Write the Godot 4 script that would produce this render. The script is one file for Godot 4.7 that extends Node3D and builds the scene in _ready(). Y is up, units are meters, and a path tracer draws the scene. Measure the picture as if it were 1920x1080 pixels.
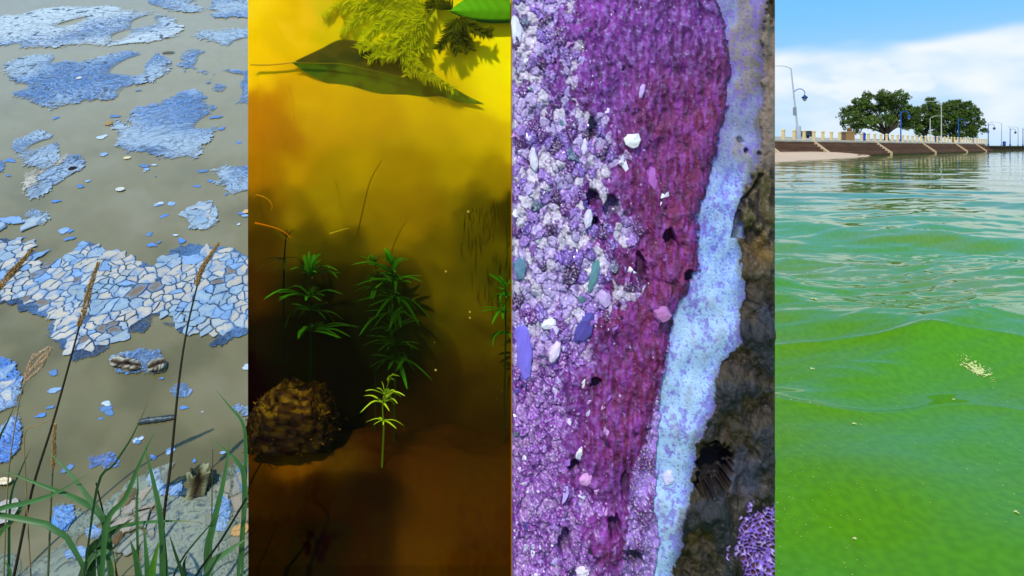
extends Node3D
# Four places side by side, as in the photograph: a sloping pond bank with algae scum (left), an amber water tank,
# a standing slab of violet rock, and the green lake with its promenade that stretches to the horizon (right).
const F := 1158.0          # focal length in pixels of the 1920 x 1080 photograph
const EYE := 1.25
const HORIZON := 275.0
const FRONT := 1.7         # distance of the tank's pane and of the rock face
const SLOPE := 0.5585      # the pond bank rises by 32 degrees

var rng := RandomNumberGenerator.new()
var taken := {}
var M := {}

class Shape:
	var v := PackedVector3Array()
	var c := PackedColorArray()
	var idx := PackedInt32Array()
	func vert(p: Vector3, col := Color.WHITE) -> int:
		v.append(p); c.append(col)
		return v.size() - 1
	func tri(a: int, b: int, d: int) -> void:
		idx.append(a); idx.append(b); idx.append(d)
	func quad(a: int, b: int, d: int, e: int) -> void:
		tri(a, b, d); tri(d, b, e)
	func tube(pts: Array, radii: Array, sides := 6, col := Color.WHITE, cap := true, flat := 1.0) -> void:
		var n := pts.size()
		var side := Vector3.ZERO
		var first := v.size()
		for j in n:
			var a: Vector3 = pts[maxi(j - 1, 0)]
			var b: Vector3 = pts[mini(j + 1, n - 1)]
			var t := (b - a).normalized()
			if side == Vector3.ZERO:
				side = t.cross(Vector3(0.3, 0.1, 0.9) if absf(t.y) > 0.7 else Vector3.UP).normalized()
			side = (side - t * side.dot(t)).normalized()
			var bi := t.cross(side)
			for k in sides:
				var w := TAU * k / sides
				vert(pts[j] + (side * cos(w) + bi * sin(w) * flat) * radii[j], col)
		for j in n - 1:
			for k in sides:
				var k2 := (k + 1) % sides
				var o := first + j * sides
				quad(o + k, o + sides + k, o + k2, o + sides + k2)
		if cap:
			for e in 2:
				var o := first + (n - 1) * sides * e
				var m := vert(pts[(n - 1) * e], col)
				for k in sides:
					var k2 := (k + 1) % sides
					if e: tri(m, o + k2, o + k)
					else: tri(m, o + k, o + k2)
	func box(lo: Vector3, hi: Vector3, col := Color.WHITE, t := Transform3D.IDENTITY) -> void:
		for f in 6:
			var ax := f / 2
			var s := f % 2
			var q: Array = []
			for k in [[0, 0], [0, 1], [1, 0], [1, 1]]:
				var p := Vector3.ZERO
				p[ax] = hi[ax] if s else lo[ax]
				var a1 := (ax + 1) % 3
				var a2 := (ax + 2) % 3
				p[a1] = hi[a1] if k[0] else lo[a1]
				p[a2] = hi[a2] if k[1] else lo[a2]
				q.append(vert(t * p, col))
			if s: quad(q[0], q[1], q[2], q[3])
			else: quad(q[0], q[2], q[1], q[3])
	func grid(nx: int, ny: int, at: Callable, tint: Callable) -> void:
		var first := v.size()
		for j in ny + 1:
			for i in nx + 1:
				v.append(at.call(i, j)); c.append(tint.call(i, j))
		for j in ny:
			for i in nx:
				var a := first + j * (nx + 1) + i
				quad(a, a + nx + 1, a + 1, a + nx + 2)
	func ribbon(pts: Array, widths: Array, facing: Vector3, col: Color, col2: Color, fold := 0.3) -> void:
		# a leaf blade with a raised midrib: three vertices a row
		var n := pts.size()
		var first := v.size()
		for j in n:
			var t: Vector3 = (pts[mini(j + 1, n - 1)] - pts[maxi(j - 1, 0)]).normalized()
			var s := t.cross(facing).normalized()
			var up := s.cross(t).normalized()
			var w: float = widths[j]
			var k := Color(col.lerp(col2, float(j) / maxi(n - 1, 1)))
			vert(pts[j] - s * w * 0.5 + up * w * fold, k)
			vert(pts[j], k * 0.8)
			vert(pts[j] + s * w * 0.5 + up * w * fold, k * 0.93)
		for j in n - 1:
			var o := first + j * 3
			quad(o, o + 3, o + 1, o + 4)
			quad(o + 1, o + 4, o + 2, o + 5)
	func mesh(smooth := true) -> ArrayMesh:
		if not smooth:
			var v2 := PackedVector3Array()
			var c2 := PackedColorArray()
			for k in idx:
				v2.append(v[k]); c2.append(c[k])
			v = v2; c = c2
			idx = PackedInt32Array(range(v.size()))
		var n := PackedVector3Array()
		n.resize(v.size())
		for k in range(0, idx.size(), 3):
			var a := idx[k]
			var b := idx[k + 1]
			var d := idx[k + 2]
			var m := (v[d] - v[a]).cross(v[b] - v[a])
			n[a] += m; n[b] += m; n[d] += m
		for k in n.size():
			n[k] = n[k].normalized() if n[k].length_squared() > 1e-24 else Vector3.UP
		var arr := []
		arr.resize(Mesh.ARRAY_MAX)
		arr[Mesh.ARRAY_VERTEX] = v
		arr[Mesh.ARRAY_NORMAL] = n
		arr[Mesh.ARRAY_COLOR] = c
		arr[Mesh.ARRAY_INDEX] = idx
		var m := ArrayMesh.new()
		m.add_surface_from_arrays(Mesh.PRIMITIVE_TRIANGLES, arr)
		return m

func U(px: float) -> float: return (px - 960.0) / F
func V(py: float) -> float: return (HORIZON - py) / F
func at(px: float, py: float, d: float) -> Vector3: return Vector3(U(px) * d, EYE + V(py) * d, -d)
func lin(r: float, g: float, b: float) -> Color: return Color(r / 255.0, g / 255.0, b / 255.0).srgb_to_linear()
func fn(sd: int, freq: float, type := FastNoiseLite.TYPE_SIMPLEX_SMOOTH, oct := 1) -> FastNoiseLite:
	var n := FastNoiseLite.new()
	n.seed = sd; n.frequency = freq; n.noise_type = type
	n.fractal_type = FastNoiseLite.FRACTAL_FBM if oct > 1 else FastNoiseLite.FRACTAL_NONE
	n.fractal_octaves = oct
	return n
func cells(sd: int, freq: float, ret: int, jit := 1.0) -> FastNoiseLite:
	var n := fn(sd, freq, FastNoiseLite.TYPE_CELLULAR)
	n.cellular_return_type = ret; n.cellular_jitter = jit
	return n
func ss(a: float, b: float, x: float) -> float: return smoothstep(a, b, x)

func numbered(called: String) -> String:
	var k: int = taken.get(called, 0)
	taken[called] = k + 1
	return called if k == 0 else "%s_%03d" % [called, k]
func thing(called: String, label: String, category: String, where := Vector3.ZERO, group := "") -> Node3D:
	var o := Node3D.new()
	o.name = numbered(called)
	add_child(o, true)
	o.position = where
	tag(o, label, category, group)
	return o
func tag(o: Node, label: String, category := "", group := "") -> void:
	o.set_meta("label", label)
	if category: o.set_meta("category", category)
	if group: o.set_meta("group", group)
func obj(called: String, m: Mesh, material: Material, parent: Node = null) -> MeshInstance3D:
	var o := MeshInstance3D.new()
	o.name = called if parent else numbered(called)
	o.mesh = m
	o.material_override = null
	for k in m.get_surface_count(): o.set_surface_override_material(k, material)
	(parent if parent else self).add_child(o, true)
	return o
func struct(called: String, m: Mesh, material: Material) -> MeshInstance3D:
	var o := obj(called, m, material)
	o.set_meta("kind", "structure")
	return o
func dup(o: Node3D, where: Transform3D, label := "") -> Node3D:
	var r: Node3D = o.duplicate()
	r.name = numbered(str(o.name).rstrip("0123456789").rstrip("_"))
	add_child(r, true)
	r.transform = where
	if label: r.set_meta("label", label)
	return r
func mat(called: String, albedo := Color.WHITE, rough := 0.8, spec := 0.5, colored := true) -> StandardMaterial3D:
	var m := StandardMaterial3D.new()
	m.resource_name = called
	m.albedo_color = albedo.linear_to_srgb()
	m.roughness = rough
	m.metallic_specular = spec
	m.vertex_color_use_as_albedo = colored
	m.cull_mode = BaseMaterial3D.CULL_DISABLED
	M[called] = m
	return m
func noise_texture(sd: int, freq: float, oct: int, size := 512) -> NoiseTexture2D:
	var t := NoiseTexture2D.new()
	t.width = size; t.height = size; t.seamless = true
	t.noise = fn(sd, freq, FastNoiseLite.TYPE_SIMPLEX_SMOOTH, oct)
	return t
func relief(m: StandardMaterial3D, t: Texture2D, scale: float, height_cm: float) -> void:
	m.heightmap_enabled = true
	m.heightmap_texture = t
	m.heightmap_scale = height_cm
	m.uv1_triplanar = true
	m.uv1_scale = Vector3.ONE * scale
func mottle(m: StandardMaterial3D, t: Texture2D) -> void:
	m.albedo_texture = t

func curve(pts: Array, n: int) -> Array:
	# Catmull-Rom through the points, n + 1 samples
	var out := []
	var k := pts.size()
	for j in n + 1:
		var f := float(j) / n * (k - 1)
		var i := mini(int(f), k - 2)
		var t := f - i
		var a = pts[maxi(i - 1, 0)]
		var b = pts[i]
		var c = pts[i + 1]
		var d = pts[mini(i + 2, k - 1)]
		out.append(0.5 * (2.0 * b + (c - a) * t + (2.0 * a - 5.0 * b + 4.0 * c - d) * t * t + (3.0 * b - a - 3.0 * c + d) * t * t * t))
	return out
func along(pts: Array, y: float) -> float:
	# x of a boundary given as Vector2(y, x) in rising y
	if y <= pts[0].x: return pts[0].y
	for k in pts.size() - 1:
		if y <= pts[k + 1].x:
			return lerpf(pts[k].y, pts[k + 1].y, (y - pts[k].x) / (pts[k + 1].x - pts[k].x))
	return pts[-1].y
func pebble(sd: int, flat := 1.0, rough := 0.28, rings := 5, sides := 8) -> ArrayMesh:
	# an uneven stone of about unit radius
	var r := RandomNumberGenerator.new()
	r.seed = sd
	var n := fn(sd, 0.9)
	var s := Shape.new()
	for j in rings + 1:
		for k in sides:
			var a := PI * j / rings
			var b := TAU * k / sides + (0.3 if j % 2 else 0.0)
			var p := Vector3(sin(a) * cos(b), cos(a), sin(a) * sin(b))
			p *= 1.0 + n.get_noise_3dv(p * 1.6) * rough * 2.0 + (r.randf_range(-rough, rough) * 0.5 if j > 0 and j < rings else 0.0)
			s.vert(Vector3(p.x, p.y * flat, p.z))
	for j in rings:
		for k in sides:
			var k2 := (k + 1) % sides
			var o := j * sides
			s.quad(o + k, o + k2, o + sides + k, o + sides + k2)
	return s.mesh(false)
func _ready() -> void:
	rng.seed = 20240611
	var cam := Camera3D.new()
	cam.name = "camera"
	add_child(cam)
	cam.position = Vector3(0, EYE, 0)
	cam.projection = Camera3D.PROJECTION_FRUSTUM
	cam.keep_aspect = Camera3D.KEEP_HEIGHT
	cam.near = 0.05
	cam.size = 0.05 * 1080.0 / F
	cam.frustum_offset = Vector2(0, -0.05 * (540.0 - HORIZON) / F)
	cam.far = 6000.0
	cam.current = true
	var we := WorldEnvironment.new()
	we.name = "world"
	var env := Environment.new()
	env.background_mode = Environment.BG_SKY
	env.tonemap_mode = Environment.TONE_MAPPER_LINEAR
	env.tonemap_exposure = 1.1
	env.sdfgi_enabled = true
	env.ssao_enabled = true
	env.ssil_enabled = true
	env.volumetric_fog_enabled = true
	env.volumetric_fog_density = 0.0
	env.sky = Sky.new()
	env.sky.sky_material = make_sky()
	we.environment = env
	add_child(we)
	var sun := DirectionalLight3D.new()
	sun.name = "sun"
	add_child(sun)
	var el := deg_to_rad(50.0)
	var az := deg_to_rad(17.0)
	sun.look_at_from_position(Vector3.ZERO, Vector3(sin(az) * cos(el), -sin(el), -cos(az) * cos(el)))
	sun.light_energy = 1.0
	sun.light_color = Color(1.0, 0.96, 0.9)
	sun.light_angular_distance = 0.5
	sun.shadow_enabled = true
	make_materials()
	make_lake()
	make_shore()
	make_pond()
	make_tank()
	make_rock()
	make_scum()
	make_reeds()

func make_sky() -> PanoramaSkyMaterial:
	# blue deepening upwards, a bank of bright cloud lying over the horizon, a few puffs rising out of it
	var w := 3072
	var h := 1536
	var data := PackedFloat32Array()
	data.resize(w * h * 3)
	var big := fn(3, 1.6, FastNoiseLite.TYPE_SIMPLEX_SMOOTH, 3)
	var puff := fn(8, 9.0, FastNoiseLite.TYPE_SIMPLEX_SMOOTH, 4)
	var top := lin(78, 150, 232)
	var mid := lin(118, 192, 250)
	var low := lin(176, 214, 243)
	var white := lin(238, 243, 248)
	var ground := lin(150, 170, 160)
	var edge := fn(21, 5.0, FastNoiseLite.TYPE_SIMPLEX_SMOOTH, 3)
	for j in h:
		var el := 90.0 - (j + 0.5) * 180.0 / h
		var base: Color
		if el < 0.0: base = ground
		else:
			base = low.lerp(mid, ss(3.0, 12.5, el)).lerp(top, ss(11.0, 75.0, el))
		for i in w:
			var c := base
			if el > -0.2 and el < 40.0:
				var a := TAU * (i + 0.5) / w
				var p := Vector3(cos(a), deg_to_rad(el) * 2.6, sin(a))
				var cover := ss(9.0 + edge.get_noise_3dv(p) * 1.0, 7.7 + edge.get_noise_3dv(p) * 1.3, el) * ss(-2.0, 3.0, el) * clampf(0.50 + 0.36 * ss(5.5, 7.5, el) + big.get_noise_3dv(p * 3.0) * 0.8 + puff.get_noise_3dv(p * 0.8) * 0.5, 0.0, 1.0)
				var f := puff.get_noise_3dv(p) + 0.8 * big.get_noise_3dv(p)
				cover = maxf(cover, ss(0.25, 0.6, f + 0.25 - absf(el - 5.0) * 0.22) * 0.9)
				cover *= 0.88 + 0.2 * puff.get_noise_3dv(p * 1.7)
				c = c.lerp(white, clampf(cover, 0.0, 1.0))
			var k := (j * w + i) * 3
			data[k] = c.r; data[k + 1] = c.g; data[k + 2] = c.b
	var m := PanoramaSkyMaterial.new()
	m.panorama = ImageTexture.create_from_image(Image.create_from_data(w, h, false, Image.FORMAT_RGBF, data.to_byte_array()))
	return m

func make_materials() -> void:
	var fine := noise_texture(5, 0.02, 4)
	var grain := noise_texture(9, 0.05, 3)
	var m := mat("lake", Color.WHITE, 0.06, 0.23)
	m = mat("pond", Color.WHITE, 0.14, 0.40)
	relief(m, fine, 1.3, 0.15)
	m = mat("film", Color.WHITE, 0.6, 0.3)
	m.transparency = BaseMaterial3D.TRANSPARENCY_ALPHA
	m = mat("plate", Color.WHITE, 0.85, 0.3)
	relief(m, grain, 9.0, 0.12)
	mat("blade", Color.WHITE, 0.45, 0.4).backlight_enabled = true
	M.blade.backlight = Color(0.25, 0.25, 0.25)
	mat("straw", Color.WHITE, 0.8, 0.2)
	m = mat("wood", Color.WHITE, 0.85, 0.2)
	relief(m, grain, 6.0, 0.4)
	m = mat("rock", Color.WHITE, 0.30, 0.5)
	relief(m, grain, 14.0, 0.25)
	mat("dull", Color.WHITE, 1.0, 0.0)
	m = mat("earth", Color.WHITE, 0.95, 0.1)
	relief(m, fine, 3.0, 0.8)
	m = mat("paint", Color.WHITE, 0.5, 0.4)
	m = mat("concrete", Color.WHITE, 0.9, 0.2)
	relief(m, grain, 0.6, 1.0)
	m = mat("wet", Color.WHITE, 0.7, 0.15)
	m.backlight_enabled = true
	m.backlight = Color(0.2, 0.2, 0.2)
	m = mat("frond", Color.WHITE, 0.7, 0.1)
	m.backlight_enabled = true
	m.backlight = Color(0.9, 0.9, 0.9)
	m = mat("sparkle", Color.WHITE, 0.25, 0.6)
	m = mat("leaf", Color.WHITE, 0.6, 0.3)
	m = mat("glass", Color(0.05, 0.05, 0.04, 0.004), 0.02, 0.10, false)
	m.transparency = BaseMaterial3D.TRANSPARENCY_ALPHA
	for k in 10:
		m = mat("grain_%d" % k, [lin(238, 232, 246), lin(216, 204, 240), lin(190, 168, 232), lin(170, 130, 214), lin(150, 92, 180), lin(120, 58, 130), lin(84, 62, 150), lin(92, 128, 138), lin(40, 26, 54), lin(206, 150, 214)][k], 0.28, 0.6, false)
var wn1: FastNoiseLite
var wn2: FastNoiseLite
var wn3: FastNoiseLite
var wn4: FastNoiseLite
func swell(x: float, z: float) -> float:
	var d := -z
	var far := 1.0 / (1.0 + pow(d / 11.0, 2.6))
	var w := wn1.get_noise_2d(x, z) * 1.5
	var a := sin((0.30 * x + z) * 1.25 + w * 1.3 + 0.4)
	var b := sin((-0.35 * x + z) * 2.3 + w * 1.6 + 2.1)
	var e := sin((0.15 * x + z) * 4.4 + w * 2.6 + 0.9 * sin(x * 1.3))
	var h := 0.095 * a + 0.044 * (b + 0.4 * b * b) + 0.016 * (e + 0.3 * e * e) * (0.3 + ss(-0.2, 0.4, wn1.get_noise_2d(x * 1.7 + 9.0, z * 1.7)))
	h += 0.030 * wn2.get_noise_2d(x * 0.8, z * 1.7)
	return h * (0.10 + 0.90 * far)
func wave(x: float, z: float) -> float:
	var d := -z
	var h := swell(x, z)
	var near := ss(2.0, 5.5, d)
	# one steep swell just off the rock, and a slanting crest beyond the largest foam raft
	h += 0.15 * exp(-pow((x - 2.0 - 0.2 * (z + 5.4)) / 0.95, 2.0) - pow((z + 5.45 + 0.10 * x) / 0.50, 2.0))
	var fold := exp(-pow((x - 2.6) / 1.2, 2.0) - pow((z + 3.25 + 0.588 * (x - 1.68) + 0.12 * wn2.get_noise_2d(x, 3.0)) / 0.14, 2.0))
	h += 0.036 * fold
	var calm := 1.0 - 0.72 * ss(7.0, 17.0, d)
	h += 0.030 * calm * wn3.get_noise_2d(x * 0.7, z * 1.9 + 0.5 * x) * (0.18 + 0.82 * near)
	# a few thin long crests that wander over the smooth water
	h += 0.022 * pow(1.0 - absf(wn2.get_noise_2d(x * 0.42 + z * 0.3 + 20.0, z * 0.85 - x * 0.4)), 9.0) * ss(1.9, 3.0, d) * (1.0 - ss(6.0, 12.0, d))
	# thin wind ripples that gather along the backs of the swell
	var gust := ss(-0.1, 0.45, wn1.get_noise_2d(x * 2.6 + 40.0, z * 2.6 + x * 0.9))
	h += 0.0085 * calm * (1.0 - absf(wn4.get_noise_2d(x * 0.5 + z * 0.25, z * 1.6 - x * 0.5))) * (gust * (0.4 + 0.6 * near) + 1.5 * fold)
	# still water in the lee under the rock and the tank
	return lerpf(h, -0.12, ss(0.75, 0.69, x) * ss(2.5, 2.1, d))

func make_lake() -> void:
	wn1 = fn(31, 0.16); wn2 = fn(32, 0.55, FastNoiseLite.TYPE_SIMPLEX_SMOOTH, 2)
	wn3 = fn(33, 1.1, FastNoiseLite.TYPE_SIMPLEX_SMOOTH, 3); wn4 = fn(34, 2.6)
	var rows := PackedFloat32Array()
	var d := 1.3
	while d < 300.0:
		rows.append(d)
		d += minf(maxf(0.006, d * d * 0.0013), 0.011 * d)
	while d < 3000.0:
		rows.append(d)
		d *= 1.12
	var cols := PackedFloat32Array()
	for k in 14: cols.append(-0.2 + k * 0.042)
	for k in 291: cols.append(0.40 + 0.45 * k / 290.0)
	for k in 24: cols.append(0.87 + pow(k, 1.6) * 0.02)
	var tintn := fn(36, 0.35, FastNoiseLite.TYPE_SIMPLEX_SMOOTH, 3)
	var speck := fn(37, 22.0)
	var deep := Color(0.090, 0.250, 0.0)
	var olive := Color(0.145, 0.235, 0.0)
	var milky := Color(0.072, 0.270, 0.014)
	var s := Shape.new()
	var at_ := func(i: int, j: int) -> Vector3:
		var x := cols[i] * rows[j]
		return Vector3(x, wave(x, -rows[j]), -rows[j])
	var tint := func(i: int, j: int) -> Color:
		var z := -rows[j]
		var x := cols[i] * rows[j]
		# algae drift in bands: thick green, thin olive and milky blue-green
		var t := tintn.get_noise_2d(x, z * 1.5)
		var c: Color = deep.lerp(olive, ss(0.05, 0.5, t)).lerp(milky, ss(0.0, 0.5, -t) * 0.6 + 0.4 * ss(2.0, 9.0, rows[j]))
		c = c * lerpf(1.0, 0.6, ss(7.0, 22.0, rows[j]))  # far water darkened in colour so the reflections look deeper
		return c * (1.0 + 0.12 * speck.get_noise_2d(x, z))
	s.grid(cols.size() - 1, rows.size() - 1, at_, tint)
	struct("lake_water", s.mesh(), M.lake)

	# yellow-green algae specks drifting on the surface
	var fl := Shape.new()
	for k in 6:
		fl.vert(Vector3(cos(TAU * k / 6), 0, sin(TAU * k / 6) * 0.7))
	for k in 4: fl.tri(0, k + 2, k + 1)
	var flake := fl.mesh()
	var mm := MultiMesh.new()
	mm.transform_format = MultiMesh.TRANSFORM_3D
	mm.use_colors = true
	mm.mesh = flake
	var put: Array = []
	var clump := fn(41, 0.9, FastNoiseLite.TYPE_SIMPLEX_SMOOTH, 2)
	var tries := 0
	while put.size() < 2800 and tries < 80000:
		tries += 1
		var py := rng.randf_range(480, 1090)
		var px := rng.randf_range(1400, 1990)
		var dd := EYE / ((py - HORIZON) / F)
		var p := Vector3(U(px) * dd, 0, -dd)
		if clump.get_noise_2d(p.x * 1.2, p.z * 1.2) < rng.randf_range(-0.35, 0.75): continue
		p.y = wave(p.x, p.z) + 0.0015
		var r := dd / F * (0.4 + 1.6 * pow(rng.randf(), 6.0))
		put.append([Transform3D(Basis(Vector3.UP, rng.randf() * TAU).scaled(Vector3(r, 1, r)), p), lin(150, 165, 50).lerp(lin(205, 210, 130), rng.randf())])
	mm.instance_count = put.size()
	for k in put.size():
		mm.set_instance_transform(k, put[k][0]); mm.set_instance_color(k, put[k][1])
	var mi := MultiMeshInstance3D.new()
	mi.name = "algae_specks"
	mi.multimesh = mm
	mi.material_override = M.dull
	add_child(mi, true)
	mi.set_meta("kind", "stuff")
	tag(mi, "tiny yellow green algae specks drifting all over the green lake water", "algae")
	# rafts of foam and scum: irregular flat films that ride on the water
	foam(Vector2(1838, 710), Vector2(21, 12), 1, "largest pale yellow algae foam raft on the green lake near the picture edge", Vector2(1836, 730))
	foam(Vector2(1835, 607), Vector2(7, 3), 2, "small elongated cream scum raft on the lake below the ripples", Vector2.ZERO)
	foam(Vector2(1528, 588), Vector2(7, 3), 3, "small white foam fleck riding on the olive swell crest", Vector2.ZERO)
	foam(Vector2(1905, 954), Vector2(6, 5), 4, "tiny bubbly foam fleck low down near the lake's picture edge", Vector2.ZERO)
	foam(Vector2(1603, 981), Vector2(5, 3), 5, "round pale green foam blot low on the lake water", Vector2.ZERO)
	foam(Vector2(1521, 1031), Vector2(4, 3), 6, "lowest pale foam blot on the lake beside the rock slab", Vector2.ZERO)
	foam(Vector2(1601, 792), Vector2(5, 2.4), 7, "cream foam fleck in the middle of the green lake", Vector2.ZERO)
	foam(Vector2(1522, 699), Vector2(5, 2.4), 8, "yellow green scum fleck beside the rock slab below the olive trough", Vector2.ZERO)
	foam(Vector2(1790, 748), Vector2(4, 2), 9, "thin scum fleck on the lake just beside the largest foam raft", Vector2.ZERO)

func foam(c: Vector2, r: Vector2, sd: int, label: String, tail: Vector2) -> void:
	var d0 := EYE / ((c.y - HORIZON) / F)
	var base := Vector3(U(c.x) * d0, 0, -d0)
	var n := fn(50 + sd, 1.0, FastNoiseLite.TYPE_SIMPLEX_SMOOTH, 3)
	var s := Shape.new()
	var rx := r.x * d0 / F * 1.5
	var rz := r.y * d0 * d0 / F / EYE * 1.5
	if tail != Vector2.ZERO: rz *= 1.5
	var step := d0 / F * 1.1
	var nx := int(2 * rx / step) + 2
	var nz := int(2 * rz / step / 1.6) + 2
	var ids := {}
	for j in nz + 1:
		for i in nx + 1:
			var x := -rx + 2.0 * rx * i / nx
			var z := -rz + 2.0 * rz * j / nz
			var q := Vector2(x / rx, z / rz)
			var inside := 0.55 - q.length() + 0.75 * n.get_noise_2d(x / step * 0.17, z / step * 0.14)
			if tail != Vector2.ZERO: inside -= ss(-0.3, 0.6, q.y) * 0.35 * (1.0 - n.get_noise_2d(x / step * 0.3 + 9.0, z / step * 0.2) * 2.0)
			if inside > 0.0:
				ids[Vector2i(i, j)] = s.vert(Vector3(x, wave(base.x + x, base.z + z) + 0.003 + 0.006 * minf(inside, 0.4), z), lin(170, 186, 70).lerp(lin(222, 222, 165), clampf(0.5 + n.get_noise_2d(x / step * 0.4, z / step * 0.4) * 1.2, 0, 1)))
	for j in nz:
		for i in nx:
			var k := [Vector2i(i, j), Vector2i(i + 1, j), Vector2i(i, j + 1), Vector2i(i + 1, j + 1)]
			if ids.has(k[0]) and ids.has(k[1]) and ids.has(k[2]) and ids.has(k[3]):
				s.quad(ids[k[0]], ids[k[2]], ids[k[1]], ids[k[3]])
	if s.idx.is_empty(): return
	var o := obj("foam_raft", s.mesh(), M.dull)
	o.position = base
	tag(o, label, "foam", "foam and scum rafts on the lake")

# ---- the promenade across the water -------------------------------------------------
const WALL_A := Vector2(29.2, -68.0)
const WALL_B := Vector2(114.0, -150.0)
func wall(t: float, back := 0.0, y := 0.0) -> Vector3:
	# a point along the sea wall, back metres behind its top edge
	var p := WALL_A.lerp(WALL_B, t)
	return Vector3(p.x - 0.695 * back, y, p.y - 0.719 * back)
func wall_t(px: float, back := 0.0) -> float:
	var u := U(px)
	var lo := -0.6
	var hi := 2.5
	for k in 50:
		var m := (lo + hi) / 2
		var p := wall(m, back)
		if p.x / -p.z < u: lo = m
		else: hi = m
	return lo
var wear := fn(66, 0.11, FastNoiseLite.TYPE_SIMPLEX_SMOOTH, 3)
func strip(s: Shape, t0: float, t1: float, n: int, prof: Array, col: Color) -> void:
	# a band along the wall with the profile points Vector2(back, y)
	var first := s.v.size()
	for j in n + 1:
		for p in prof:
			s.vert(wall(lerpf(t0, t1, float(j) / n), p.x, p.y), col * (1.0 + 0.35 * wear.get_noise_2d(j * 400.0 / n, p.x * 9.0 + p.y * 9.0)))
	var k := prof.size()
	for j in n:
		for i in k - 1:
			var o := first + j * k + i
			s.quad(o, o + 1, o + k, o + k + 1)

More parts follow.
